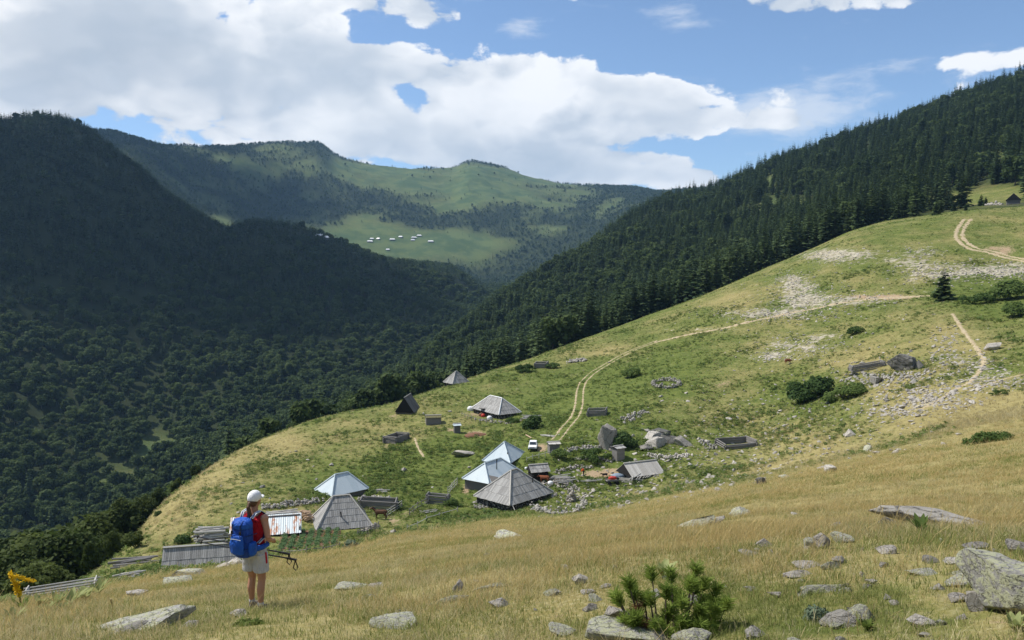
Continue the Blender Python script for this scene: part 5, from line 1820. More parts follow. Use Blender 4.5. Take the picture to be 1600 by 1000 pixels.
# backpack
B = thing('backpack', 'bright blue hiking backpack with pale striped straps on the back of the hiker', 'backpack', HK + Vector((0, 0, 0)), HYAW)
pk = [loft([(0, -.235, .86, .06, .04), (0, -.235, .88, .125, .085), (0, -.24, .98, .155, .105), (0, -.25, 1.12, .160, .115), (0, -.245, 1.25, .155, .115), (0, -.24, 1.34, .148, .11), (0, -.235, 1.36, .10, .06)], 20)]
fuse('pack_body', pk, M_BLUE2, B, .011, 6)
fuse('lid', [loft([(0, -.245, 1.29, .13, .10), (0, -.25, 1.30, .156, .122), (0, -.255, 1.36, .155, .124), (0, -.245, 1.405, .125, .10), (0, -.24, 1.425, .07, .05)], 20)], M_BLUE, B, .010, 4)
fuse('front_pocket', [loft([(0, -.345, .93, .08, .03), (0, -.352, .95, .11, .045), (0, -.365, 1.08, .115, .05), (0, -.36, 1.2, .10, .04), (0, -.35, 1.22, .07, .02)], 16)], M_BLUE, B, .011, 4)
for s in (-1, 1):
    fuse('side_pocket', [loft([(s * .150, -.235, .90, .03, .05), (s * .158, -.235, .93, .045, .075), (s * .165, -.24, 1.05, .048, .078), (s * .160, -.24, 1.10, .04, .065)], 12)], M_BLUE, B, .011, 3)
    fuse('hip_belt', [limb([(s * .13, -.16, .97), (s * .185, -.06, .975), (s * .185, .05, .98), (s * .12, .125, .985)], [.045, .042, .036, .022])], M_BLUE, B, .011, 3)
    P5 = [(s * .085, -.15, 1.40), (s * .105, -.10, 1.455), (s * .112, -.01, 1.468), (s * .116, .055, 1.42), (s * .122, .085, 1.32), (s * .142, .055, 1.18), (s * .160, .0, 1.10), (s * .160, -.12, 1.05)]
    for nm_, off, wd_, mt_ in (('shoulder_strap', 0, .024, M_NAVY), ('strap_stripe', .017, .009, M_STRAP), ('strap_stripe', -.017, .009, M_STRAP)):
        Vv = []
        for p in P5:
            p = np.array(p)
            up = np.array([p[0] * .2, p[1] * .5, .012 if p[2] > 1.3 else 0]); 
            nrm = np.array([p[0] * .5, p[1] + .02, max(p[2] - 1.35, 0) * 1.2]); nrm /= np.linalg.norm(nrm) + 1e-6
            q_ = p + np.array([s * off, 0, 0]) + nrm * (.012 + (.004 if 'stripe' in nm_ else 0))
            Vv += [q_ - np.array([wd_, 0, 0]), q_ + np.array([wd_, 0, 0])]
        ob = link(nm_, new_mesh(nm_, np.array(Vv), np.array([(2 * k, 2 * k + 1, 2 * k + 3, 2 * k + 2) for k in range(len(P5) - 1)]), True), mt_, B)
        ob.modifiers.new('webbing', 'SOLIDIFY').thickness = .008
    for z in (1.02, 1.2):
        link('compression_strap', new_mesh('compression_strap', *tube([(s * .17, -.15, z), (s * .175, -.25, z + .01), (s * .12, -.345, z)], [.006, .006, .006], 6)), M_NAVY, B)
for x_ in (-.07, .07):
    link('lid_strap', new_mesh('lid_strap', *tube([(x_, -.31, 1.41), (x_, -.375, 1.36), (x_, -.372, 1.27), (x_, -.39, 1.20)], [.007] * 4, 6)), M_NAVY, B)
    link('buckle', new_mesh('buckle', *box(x_ - .014, x_ + .014, -.392, -.376, 1.235, 1.275)), M_BLACK, B)
link('zip', new_mesh('zip', *tube([(-.09, -.398, 1.16), (0, -.418, 1.175), (.09, -.398, 1.16)], [.004] * 3, 6)), M_STRAP, B)
link('haul_loop', new_mesh('haul_loop', *tube([(-.04, -.15, 1.40), (-.03, -.14, 1.47), (.03, -.14, 1.47), (.04, -.15, 1.40)], [.007] * 4, 6)), M_NAVY, B)

# trekking poles
for k, (a, b, lab) in enumerate((((-.92, .10, 1.06), (.34, .10, .82), 'upper of the two trekking poles held level at the hip of the hiker'), ((-.90, .18, .95), (.42, .14, .72), 'lower of the two trekking poles held level at the hip of the hiker'))):
    a, b = np.array(a), np.array(b)
    T = thing('trekking_pole', lab, 'trekking pole', HK, 0, 'trekking poles of the hiker')
    dd = (b - a) / np.linalg.norm(b - a)
    link('shaft', new_mesh('shaft', *tube([a, a + dd * .5, b], [.0085, .010, .011], 8)), M_ALU, T)
    link('grip', new_mesh('grip', *tube([b - dd * .02, b + dd * .05, b + dd * .12, b + dd * .14], [.014, .019, .017, .020], 8)), M_BLACK, T)
    link('basket', new_mesh('basket', *tube([a + dd * .06, a + dd * .068], [.028, .028], 8)), M_BLACK, T)
    c0 = b + dd * .12
    lp = [c0, c0 + np.array([.015, 0, -.05]), c0 + np.array([.035, .01, -.12]), c0 + np.array([.005, .01, -.165]), c0 + np.array([-.03, 0, -.12]), c0 + np.array([-.005, 0, -.04]), c0]
    link('wrist_strap', new_mesh('wrist_strap', *tube(lp, [.008] * 7, 6)), M_BLACK, T)

# ------------------------------------------------------------------ villager, animals
c = hit(912, 744)
T = thing('person', 'stooping villager in an orange jacket in the yard by the collapsed hut', 'person', c, math.radians(100))
fuse('body', [ball((0, .42, 1.30), (.085, .10, .115)), limb([(0, .22, 1.22), (0, .36, 1.27)], [.06, .055]), limb([(.17, .18, 1.2), (.20, .34, .98), (.12, .50, .80)], [.06, .05, .035]), limb([(-.17, .18, 1.2), (-.20, .34, .98), (-.12, .5, .80)], [.06, .05, .035])]
     + hand((.12, .50, .80), (0, .6, -.8), -1, (0, 1, .2)) + hand((-.12, .50, .80), (0, .6, -.8), 1, (0, 1, .2)), M_SKIN, T, .016, 2)
fuse('jacket', [limb([(0, 0, .85), (0, .08, 1.05), (0, .22, 1.22)], [.20, .20, .19]), limb([(.17, .2, 1.22), (.21, .34, .98), (.15, .44, .86)], [.085, .07, .055]), limb([(-.17, .2, 1.22), (-.21, .34, .98), (-.15, .44, .86)], [.085, .07, .055])], M_ORANGE, T, .02, 3)
fuse('trousers', [limb([(0, 0, .92), (0, 0, .80)], [.185, .18]), limb([(.10, 0, .82), (.11, .04, .45), (.12, -.02, .04)], [.11, .085, .07]), limb([(-.10, 0, .82), (-.11, .06, .45), (-.12, .08, .04)], [.11, .085, .07])], M_TROUSER, T, .02, 3)
fuse('hair', [ball((0, .40, 1.34), (.088, .10, .10))], M_HAIR, T, .016, 2)


def animal(name, label, px, py, yaw, L, hgt, mat, cat, neck=.5, head_up=.35, horn=False, mane=False, tail=.45, scale=1.0, seed=1):
    """quadruped facing local +X, body length L, back height hgt"""
    c = hit(px, py)
    T = thing(name, label, cat, c, math.radians(yaw))
    h = hgt; leg = h * .56; ch = h * .40
    hx = L * .5
    parts = [limb([(-hx * .92, 0, h * .82), (-hx * .55, 0, h * .80), (0, 0, h * .76), (hx * .5, 0, h * .76), (hx * .85, 0, h * .82)], [ch * .40, ch * .60, ch * .62, ch * .64, ch * .46]),
             limb([(hx * .75, 0, h * .84), (hx * (.9 + neck * .35), 0, h * (.84 + head_up * .6)), (hx * (1 + neck * .6), 0, h * (.84 + head_up))], [ch * .44, ch * .30, ch * .24]),
             limb([(hx * (.95 + neck * .6), 0, h * (.87 + head_up)), (hx * (1.1 + neck * .75), 0, h * (.80 + head_up)), (hx * (1.28 + neck * .8), 0, h * (.68 + head_up))], [ch * .25, ch * .21, ch * .15]),
             limb([(-hx * .95, 0, h * .88), (-hx * 1.1, 0, h * .75), (-hx * 1.12, 0, h * (.85 - tail))], [ch * .09, ch * .08, ch * .10])]
    for s in (-1, 1):
        y = s * ch * .36
        parts += [limb([(hx * .66, y, h * .70), (hx * .68, y, h * .42), (hx * .66, y, h * .30), (hx * .67, y, h * .04)], [ch * .24, ch * .14, ch * .11, ch * .09]),
                  limb([(-hx * .72, y, h * .74), (-hx * .60, y, h * .52), (-hx * .86, y, h * .33), (-hx * .80, y, h * .04)], [ch * .34, ch * .22, ch * .12, ch * .09]),
                  ball((hx * .70, y, h * .03), (ch * .13, ch * .10, h * .035)), ball((-hx * .77, y, h * .03), (ch * .13, ch * .10, h * .035)),
                  limb([(hx * (.97 + neck * .6), s * ch * .16, h * (.93 + head_up)), (hx * (.95 + neck * .6), s * ch * .30, h * (1.02 + head_up))], [ch * .08, ch * .03])]
    fuse('body', parts, mat, T, max(hgt * .018, .012), 3)
    if horn:
        for s in (-1, 1):
            link('horn', new_mesh('horn', *tube([(hx * (1.0 + neck * .6), s * ch * .14, h * (.98 + head_up)), (hx * (1.05 + neck * .6), s * ch * .45, h * (1.10 + head_up))], [.03, .008], 6)), M_PALE, T)
    if mane:
        fuse('mane', [limb([(hx * .7, 0, h * 1.0), (hx * (.85 + neck * .35), 0, h * (1.0 + head_up * .6)), (hx * (.95 + neck * .6), 0, h * (.98 + head_up))], [.05, .06, .05])], M_BLACK, T, .02, 2)
    return T
M_BAY = flat_mat('brown_coat', (.105, .055, .032), .8, .15)
M_RUSSET = flat_mat('russet_coat', (.22, .075, .035), .8, .15)
M_DOG = flat_mat('black_brown_coat', (.022, .016, .013), .8, .15)
animal('horse', 'dark brown horse standing in the yard in front of the long log pen', 595, 811, 172, 1.9, 1.35, M_BAY, 'horse', .5, .30, mane=True)
animal('cow', 'russet cow grazing alone on the upper right slope', 1231, 569, 20, 1.7, 1.3, M_RUSSET, 'cow', .4, -.15, True)
animal('cow', 'red-brown cow resting under the small plank shelter', 851, 755, 160, 1.7, 1.3, M_RUSSET, 'cow', .4, .05, True)
animal('dog', 'dark dog standing in the bare yard near the red machine', 945, 746, 190, 1.0, .72, M_DOG, 'dog', .5, .12, tail=.1)

# ------------------------------------------------------------------ the white car
c = hit(833, 702)
T = thing('parked_car', 'small boxy white car parked at the end of the cart track', 'car', c, math.radians(-6))
def prism(prof, x0, x1, taper=0.0):
    """side profile (y, z) extruded across x; the top narrows by taper"""
    zs = [p[1] for p in prof]; zm, zM = min(zs), max(zs)
    V = []
    for x in (x0, x1):
        for (y_, z_) in prof:
            V.append((x * (1 - taper * (z_ - zm) / (zM - zm)), y_, z_))
    k = len(prof)
    F = [tuple(range(k - 1, -1, -1)), tuple(range(k, 2 * k))] + [(i, (i + 1) % k, k + (i + 1) % k, k + i) for i in range(k)]
    me = bpy.data.meshes.new('prism'); me.from_pydata(V, [], F)
    return me
me = prism([(-1.80, .32), (-1.84, .62), (-1.74, .86), (-.75, .98), (1.60, .98), (1.76, .80), (1.78, .36)], -.80, .80, .05)
o = link('body', me, M_WHITE, T); o.modifiers.new('b', 'BEVEL').width = .05
me = prism([(-.80, .96), (-.28, 1.50), (.95, 1.54), (1.55, 1.0)], -.74, .74, .16)
cab = link('cabin', me, M_WHITE, T); cab.modifiers.new('b', 'BEVEL').width = .03
mk('windscreen', [slab((-.62, -.775, 1.005), (.62, -.775, 1.005), (.55, -.345, 1.455), (-.55, -.345, 1.455), .02)], M_GLASS, T)
for s in (-1, 1):
    for y0, y1 in ((-.36, .30), (.36, 1.0)):
        mk('side_window', [slab((s * .742, y0, 1.06), (s * .742, y1, 1.06), (s * .665, y1 - .02, 1.42), (s * .665, y0 + .12, 1.42), .02 * -s)], M_GLASS, cab)
    ob = link('headlight', new_mesh('headlight', *tube([(s * .58, -1.80, .68), (s * .58, -1.86, .68)], [.10, .09], 8)), flat_mat('headlight_glass', (.55, .57, .58), .2, .6), T)
    for y in (-1.15, 1.15):
        wh = link('wheel', new_mesh('wheel', *tube([(s * .66, y, .32), (s * .70, y, .32), (s * .82, y, .32), (s * .84, y, .32)], [.27, .32, .32, .27], 8)), M_TYRE, T)
        link('rim', new_mesh('rim', *tube([(s * .83, y, .32), (s * .852, y, .32)], [.19, .17], 8)), M_ALU, wh)
    mk('mirror', [box(s * .78 - .06, s * .78 + .06, -.62, -.54, 1.02, 1.14)], M_BLACK, T)
mk('bumper', [box(-.80, .80, -1.90, -1.82, .36, .50)], M_BLACK, T)
mk('grille', [box(-.44, .44, -1.868, -1.84, .60, .76)], M_BLACK, T)
o = log_part('board', T, (-.9, 2.2, .3), (-2.0, 4.2, .45), .10, LOGF)
bpy.data.objects.remove(o)
c2 = hit(826, 684)
o = mk('plank', [box(-1.1, 1.1, -.16, .16, 0, .07)], M_FRESH); o.location = c2 + Vector((0, 0, .25)); o.rotation_euler = (0, .12, math.radians(-60))
tag(o, 'fresh yellow plank lying behind the white car', 'plank')

# ------------------------------------------------------------------ red machine in the yard, bits of household gear
c = hit(957, 756)
T = thing('motor_cultivator', 'red farm machine with open load bed beside the collapsed hut', 'farm machine', c, math.radians(12))
mk('load_bed', [box(-1.1, .9, -.55, .55, .55, .62), box(-1.1, .9, -.58, -.55, .55, .80), box(-1.1, .9, .55, .58, .55, .80)], M_LOG, T)
fuse('hood', [loft([(.0, 0, .80, .75, .40), (.0, 0, 1.0, .72, .42), (-.02, 0, 1.18, .62, .36), (0, 0, 1.24, .40, .22)], 16)], M_RED, T, .04, 2)
mk('seat', [box(.75, 1.05, -.22, .22, .70, 1.0)], M_BLACK, T)
for s in (-1, 1):
    for x_ in (-.75, .65):
        link('wheel', new_mesh('wheel', *tube([(x_, s * .60, .30), (x_, s * .76, .30)], [.30, .30], 8)), M_TYRE, T)
    link('handlebar', new_mesh('handlebar', *tube([(.9, s * .18, .8), (1.45, s * .30, 1.15)], [.02, .02], 6)), M_BLACK, T)
mk('drum', [limb([(-.1, .2, 1.2), (-.1, .2, 1.55)], [.14, .14])], M_WHITE, T)
c = hit(965, 748)
fz = fuse('tarpaulin', [ball((0, 0, .45), (1.1, .8, .5)), ball((.6, .2, .35), (.7, .6, .4))], M_TARP, None, .06, 3, loc=c)
tag(fz, 'grey-blue tarpaulin thrown over a heap behind the red machine', 'tarpaulin')
for k, (px, py, mt_, sc_, lab) in enumerate([(735, 641, M_WHITE, .8, 'white domed water tank at the left corner of the hipped hut'), (765, 655, M_WHITE, .65, 'white sack right in front of the doorway of the hipped hut'), (779, 652, M_WHITE, .45, 'small white tub at the front wall of the hipped hut'),
                                       (767, 648, M_WHITE, .4, 'white bundle beside the dark doorway'), (755, 651, M_RED, .55, 'red cloth laid out in front of the hipped hut'), (752, 650, M_SOIL, .6, 'brownish bundle beside the red cloth'), (822, 733, M_WHITE, .3, 'white pail between the huts'), (860, 757, M_WHITE, .5, 'white tub beside the fallen stones')]):
    ob = fuse('household_item' if k else 'water_tank', [loft([(0, 0, -.1, sc_ * .9, sc_ * .8), (0, 0, sc_ * .5, sc_ * 1.0, sc_ * .9), (0, 0, sc_ * 1.0, sc_ * .8, sc_ * .7), (0, 0, sc_ * 1.25, sc_ * .35, sc_ * .3)], 14)], mt_, None, .05, 2, loc=hit(px, py))
    tag(ob, lab, ['tank', 'sack', 'tub', 'bundle', 'cloth', 'bundle', 'pail', 'tub'][k])

# ------------------------------------------------------------------ grass, weeds and flowers
M_STRAW = leaf_mat('dry_grass', (.36, .29, .125), (.64, .57, .34), .45)
M_STRAW2 = leaf_mat('golden_grass', (.38, .275, .10), (.60, .48, .23), .45)
M_GRASS = leaf_mat('green_grass', (.13, .165, .036), (.30, .32, .105), .45)


def tuft(n_, h, spread, w_, seed, lean=.35, heads=False):
    r = np.random.default_rng(seed)
    Vs, Fs, o = [], [], 0
    for k in range(n_):
        a = r.uniform(0, 6.283); rad = spread * math.sqrt(r.uniform(0, 1))
        b = np.array([math.cos(a) * rad, math.sin(a) * rad, -.04])
        hh = h * r.uniform(.45, 1.15)
        d = r.uniform(0, 6.283); ln = abs(r.normal(0, lean)) * hh
        dv = np.array([math.cos(d), math.sin(d), 0])
        sd = np.array([-math.sin(d + r.uniform(-1, 1)), math.cos(d + r.uniform(-1, 1)), 0]) * w_ * r.uniform(.6, 1.3)
        p1 = b + dv * ln * .3 + np.array([0, 0, hh * .55]); p2 = b + dv * ln + np.array([0, 0, hh])
        wt = .9 if heads and r.random() < .5 else .15
        Vs += [b - sd, b + sd, p1 + sd * .8, p1 - sd * .8, p2 + sd * wt, p2 - sd * wt]
        Fs += [(o, o + 1, o + 2, o + 3), (o + 3, o + 2, o + 4, o + 5)]
        o += 6
    return np.array(Vs), np.array(Fs)


def tuft_mesh(mat, *a, **k):
    me = new_mesh('tuft', *tuft(*a, **k))
    me.materials.append(mat)
    return me


proto('grass', [tuft_mesh(M_STRAW, 18, .20, .24, .0036, 1, .6, True), tuft_mesh(M_STRAW, 26, .11, .24, .0042, 2, .9), tuft_mesh(M_STRAW2, 9, .42, .26, .0032, 3, .35, True),
                tuft_mesh(M_STRAW2, 16, .17, .24, .004, 4, .7, True), tuft_mesh(M_GRASS, 26, .10, .24, .0045, 5, .8), tuft_mesh(M_GRASS, 20, .16, .22, .0042, 6, .6)])


def on_ring(r0, r1, m, lim=36):
    m = int(m * lim / 36)
    az = np.radians(rng.uniform(-lim, lim, m)); r = np.sqrt(rng.uniform(r0 ** 2, r1 ** 2, m))
    return az, r


az = []; rr = []
for r0, r1, m in ((2.2, 9, 14500), (9, 16, 25000), (16, 30, 34000), (30, 48, 28000), (48, 75, 26000), (75, 125, 30000)):
    a_, r_ = on_ring(r0, r1, m, 66 if r1 < 20 else 50 if r1 < 50 else 42); az.append(a_); rr.append(r_)
az = np.concatenate(az); rr = np.concatenate(rr)
ok = visible(az, rr, .4, .01) & (rr < np.exp(np.interp(az, AZ, ks[4])) * 1.02)
az, rr = az[ok], rr[ok]
x, y = np.sin(az) * rr, np.cos(az) * rr
dv = lookup(dry, az, np.log(rr)) + .55 * fbm(x, y, 2.2, 2, 71) + .55 * fbm(x, y, 7, 2, 72)
gold = fbm(x, y, 9, 3, 73) + .25 * sstep(14, 40, rr)
u = rng.random(len(x))
idx = np.where(u < np.clip(1.15 * dv - .40, .06, .74), np.where(gold + rng.normal(0, .25, len(x)) > .12, rng.integers(2, 4, len(x)), rng.integers(0, 2, len(x))), rng.integers(4, 6, len(x)))
den = fbm(x, y, 1.7, 2, 75)
keep = rng.random(len(x)) < np.clip(.72 + 1.6 * den, .25, 1)
x, y, idx, rr, az = x[keep], y[keep], idx[keep], rr[keep], az[keep]
s = rng.uniform(.55, 1.15, len(x)) * (.80 + .30 * sstep(20, 60, rr)) * (.78 + .2 * sstep(5, 16, rr)) * (1 + .25 * fbm(x, y, 4, 2, 74))
wdt = s * (1 + 1.1 * sstep(14, 60, rr))
o = instancer('meadow_grass', 'grass', np.stack([x, y, gz(x, y)], 1), rots(len(x), .12), np.stack([wdt, wdt, s], 1), idx)
tag(o, 'dry golden and green grass of the foreground slope', 'grass', kind='stuff')

# weeds and coarse herbs of the village meadow
def weed(seed, n_, leaf, h, mat):
    r = np.random.default_rng(seed)
    C = np.stack([r.normal(0, .26, n_), r.normal(0, .26, n_), r.uniform(.0, h, n_)], 1)
    nn = r.normal(0, .5, (n_, 3)) + np.array([0, 0, 1.0]); nn /= np.linalg.norm(nn, axis=1)[:, None]
    t = np.cross(nn, r.normal(size=(n_, 3))); t /= np.linalg.norm(t, axis=1)[:, None]
    s_ = leaf * r.uniform(.6, 1.3, n_)[:, None]
    me = new_mesh('weed', *quads_mesh('', C, t * s_, np.cross(nn, t) * s_ * .55))
    me.materials.append(mat)
    return me
M_WEED_Y = leaf_mat('yellowing_herbs', (.13, .16, .04), (.25, .27, .085), .4)
proto('weed', [weed(1, 26, .15, .4, M_WEED), weed(2, 30, .13, .3, M_WEED), weed(3, 24, .16, .5, M_SHRUB), weed(4, 26, .12, .22, M_WEED_Y), tuft_mesh(M_GRASS, 22, .5, .35, .02, 7, .5), tuft_mesh(M_STRAW, 20, .45, .35, .018, 8, .5)])
A_, R_ = [], []
for r0, r1, m in ((50, 110, 16000), (110, 180, 40000), (180, 300, 46000), (300, 440, 30000)):
    a_, r_ = on_ring(r0, r1, m); A_.append(a_); R_.append(r_)
az = np.concatenate(A_); rr = np.concatenate(R_)
ks4 = np.exp(np.interp(az, AZ, ks[4])); ks7 = np.exp(np.interp(az, AZ, ks[7]))
ok = visible(az, rr, .5, .004) & (rr > ks4 * .80) & (rr < ks7 * 1.04)
az, rr = az[ok], rr[ok]
x, y = np.sin(az) * rr, np.cos(az) * rr
lr_ = np.log(rr)
dv = lookup(dry, az, lr_); bare = np.maximum(lookup(earth, az, lr_), lookup(rub, az, lr_) * .8)
patch = fbm(x, y, 14, 3, 81)
keep = (bare < .3) & (rng.random(len(x)) < np.clip(.62 + 1.3 * patch, .32, 1))
x, y, dv, patch, rr = x[keep], y[keep], dv[keep], patch[keep], rr[keep]
u = rng.random(len(x))
lush = np.clip(.75 - dv + .5 * patch, 0, 1)
idx = np.where(u < lush, rng.integers(0, 4, len(x)), np.where(rng.random(len(x)) < dv + .1, 5, np.where(rng.random(len(x)) < .5, 3, 4)))
s = rng.uniform(.45, 1.2, len(x)) * (.75 + .8 * np.clip(patch, 0, .6)) * np.where(rr > 300, .8, 1)
# keep the yards, the tracks and the floors of the huts free
pts = np.stack([x, y, gz(x, y)], 1)
blk = np.zeros(len(x), bool)
for ob in list(COL.objects):
    if ob.get('category') in ('hut', 'shed', 'pen', 'car') and ob.type == 'EMPTY':
        rad = 3.4 if ob['category'] in ('hut', 'shed') else 2.0
        blk |= (x - ob.location.x) ** 2 + (y - ob.location.y) ** 2 < rad ** 2
    elif ob.name.startswith(('cart_track', 'dirt_road', 'footpath')):
        co = np.zeros(len(ob.data.vertices) * 3, np.float32); ob.data.vertices.foreach_get('co', co)
        co = co.reshape(-1, 3)[::6, :2]
        near_ = np.nonzero((x > co[:, 0].min() - 1) & (x < co[:, 0].max() + 1) & (y > co[:, 1].min() - 1) & (y < co[:, 1].max() + 1))[0]
        if len(near_):
            d2 = ((x[near_, None] - co[None, :, 0]) ** 2 + (y[near_, None] - co[None, :, 1]) ** 2).min(1)
            blk[near_] |= d2 < .45
pts, idx, s = pts[~blk], idx[~blk], s[~blk]
o = instancer('meadow_herbs', 'weed', pts, rots(len(pts), .1), np.stack([s, s, s], 1), idx)
tag(o, 'coarse green herbs and grass tufts covering the village meadow', 'herbs', kind='stuff')

# potato plants in rows
P_rows = []
for k in range(7):
    for j in range(24):
        u_ = (k + .5) / 7; v_ = (j + random.uniform(.2, .8)) / 24
        p = gpt(u_ + random.uniform(-.012, .012), v_)
        P_rows.append((p.x, p.y, p.z + .12))
M_POT = leaf_mat('potato_leaves', (.065, .130, .050), (.14, .22, .09), .4)
proto('potato', [weed(30 + k, 34, .16, .42, M_POT) for k in range(3)])
m_ = len(P_rows)
o = instancer('potato_plants', 'potato', P_rows, rots(m_, .1), rng.uniform(.55, .85, (m_, 1)) * np.ones((1, 3)), rng.integers(0, 3, m_))
tag(o, 'rows of blue-green potato plants in the fenced garden', 'potato plants', kind='stuff')

# ------------------------------------------------------------------ dwarf pine in the foreground
c = hit(1050, 996)
d = float(proj(c.x, c.y, c.z)[2])
S = d / F_PX
T = thing('dwarf_pine', 'bushy green dwarf pine behind the flat lichened rock at the bottom', 'shrub', c + Vector((0, .15, -.02)))
r = np.random.default_rng(77)
M_PINE = leaf_mat('pine_needles', (.10, .16, .026), (.27, .35, .07), .45)
M_PINE_B = leaf_mat('browned_pine_needles', (.14, .075, .03), (.26, .15, .07), .2)
ends = [(-78, 60, 0), (-62, 88, 0), (-70, 30, 0), (-48, 40, .1), (-30, 66, -.1), (-22, 98, .1), (-8, 84, 0), (6, 100, .1), (14, 70, -.15), (30, 96, 0), (38, 60, -.1), (46, 108, .1), (58, 88, 0),
        (66, 58, -.1), (76, 76, 0), (82, 44, .1), (70, 22, -.1), (30, 34, -.2), (0, 44, -.2), (-38, 20, -.15), (52, 30, -.2), (18, 18, -.25), (-58, 14, -.1), (60, 44, .1), (-12, 24, -.2), (40, 80, .15), (24, 50, .1), (88, 60, 0), (-52, 62, .12), (10, 58, .2)]
ends = ends + [(ex * .82 + r.uniform(-8, 8), ez * .62 + r.uniform(-6, 6), ey - .12) for (ex, ez, ey) in ends[::2]] + [(ex * .9 + r.uniform(-8, 8), ez * .8, ey + .16) for (ex, ez, ey) in ends[::4]]
for k, (ex, ez, ey) in enumerate(ends):
    tip = np.array([ex * S * 1.05, ey + r.uniform(-.12, .12), max(ez * .92, 8) * S])
    base = np.array([ex * .25 * S + r.uniform(-10, 10) * S, r.uniform(-.08, .08), 0])
    mid = base * .45 + tip * .55 + np.array([(ex * S) * .12, 0, -.10 + r.uniform(-.03, .03)])
    link('stem', new_mesh('stem', *tube([base, mid, tip], [.012, .009, .005], 6)), M_BARK, T)
    ax = tip - mid; ax /= np.linalg.norm(ax)
    m_ = 190
    tt = r.uniform(-.9, .1, m_) * .10
    P0 = tip + ax * tt[:, None] + r.normal(0, .012, (m_, 3))
    dr = r.normal(size=(m_, 3)); dr -= (dr @ ax)[:, None] * ax; dr /= np.linalg.norm(dr, axis=1)[:, None]
    dr = dr * 1.0 + ax * .55 + np.array([0, 0, .15]); dr /= np.linalg.norm(dr, axis=1)[:, None]
    ln = r.uniform(.05, .085, m_)[:, None]
    sd = np.cross(dr, r.normal(size=(m_, 3))); sd /= np.linalg.norm(sd, axis=1)[:, None]; sd *= .0036
    P1 = P0 + dr * ln
    V = np.stack([P0 - sd, P0 + sd, P1 + sd * .5, P1 - sd * .5], 1).reshape(-1, 3)
    me = new_mesh('needle_tuft', V, np.arange(len(V)).reshape(-1, 4))
    o = link('needle_tuft', me, M_PINE_B if k in (3, 19, 40) else M_PINE, T)

# ------------------------------------------------------------------ pale broad-leaved plants and the yellow flower spikes at the lower left
def leafy_plant(label, px, py, hpx, n_, seed, name='broad_leaved_plant', mat=None, group=None):
    r = np.random.default_rng(seed)
    c = hit(px, py); S = float(proj(c.x, c.y, c.z)[2]) / F_PX
    h = hpx * S
    T = thing(name, label, 'plant', c, r.uniform(0, 6), group)
    for k in range(n_):
        a = r.uniform(0, 6.283); L = h * r.uniform(.7, 1.1); w_ = L * .12
        d0 = np.array([math.cos(a), math.sin(a), 0]); s0 = np.array([-math.sin(a), math.cos(a), 0])
        Vs = []
        lean = r.uniform(.3, .9)
        for q_ in range(6):
            t = q_ / 5
            p = d0 * L * lean * t + np.array([0, 0, L * (t * 1.0 - .45 * lean * t * t)])
            ww = w_ * math.sin(math.pi * min(.06 + t * .94, 1)) ** .8 + .004
            up = np.array([0, 0, -.25 * ww])
            Vs += [p - s0 * ww, p + up, p + s0 * ww]
        F = [(3 * q_ + j, 3 * q_ + j + 1, 3 * q_ + j + 4, 3 * q_ + j + 3) for q_ in range(5) for j in range(2)]
        link('leaf', new_mesh('leaf', np.array(Vs), np.array(F), True), mat or M_PALE_LEAF, T)
    return T
for k, (px, py, hp, lab) in enumerate([(62, 950, 30, 'pale leafy plant, second from the left edge in the row'), (90, 948, 34, 'pale leafy plant with upright leaves under the wooden pen'), (112, 945, 38, 'tallest pale leafy plant in the lower left row'),
                                       (134, 938, 34, 'pale leafy plant right of the tallest one'), (152, 930, 36, 'greenish leafy plant at the right end of the row'), (20, 972, 34, 'pale leafy plant at the left frame edge'), (76, 956, 24, 'small pale leafy plant in front of the row'),
                                       (100, 956, 22, 'low pale leafy plant in front of the tallest one'), (410, 885, 18, 'leafy plant right behind the hiker')]):
    leafy_plant(lab, px, py, hp * .8, 18, 500 + k, group='pale leafy plants at the lower left')
M_YEL = leaf_mat('yellow_flowers', (.60, .38, .012), (.80, .56, .03), .3)
c = hit(34, 952); S = float(proj(c.x, c.y, c.z)[2]) / F_PX
T = thing('mullein', 'yellow mullein with bent flower spikes at the left edge', 'flower', c)
link('stem', new_mesh('stem', *tube([(0, 0, -.1), (-.02 * 1, 0, 12 * S), (-4 * S, 0, 26 * S)], [.02, .018, .014], 6)), M_WEED, T)
for (x0, z0, x1, z1) in ((-4, 24, -19, 58), (-4, 24, -9, 42), (-17, 55, 18, 43)):
    a_, b_ = np.array([x0 * S, 0, z0 * S]), np.array([x1 * S, .05, z1 * S])
    sp = link('flower_spike', new_mesh('flower_spike', *tube([a_, (a_ + b_) / 2, b_], [1.5 * S, 1.5 * S, S], 6)), M_YEL, T)
    r = np.random.default_rng(int(x1) + 90)
    t = r.uniform(0, 1, 130)[:, None]
    C = a_ * (1 - t) + b_ * t + r.normal(0, 1.6 * S, (130, 3))
    U = r.normal(0, 1.0 * S, (130, 3)); W_ = r.normal(0, 1.0 * S, (130, 3))
    link('petals', new_mesh('petals', *quads_mesh('', C, U, W_)), M_YEL, sp)
leafy_plant('leafy base of the yellow mullein at the left edge', 36, 954, 26, 10, 540, 'mullein_rosette', M_WEED)
for k, (px, py, hp) in enumerate([(188, 912, 24), (175, 955, 20)]):
    c = hit(px, py); S = float(proj(c.x, c.y, c.z)[2]) / F_PX
    o = link('dry_stalk', new_mesh('dry_stalk', *tube([(0, 0, -.05), (.01, 0, hp * S * .5), (-.02, 0, hp * S)], [.012, .012, .02], 6)), M_STRAW, loc=c)
    tag(o, ['dry brown flower stalk beside the small stack of boards', 'dry brown flower stalk above the broad rock shelf'][k], 'plant')
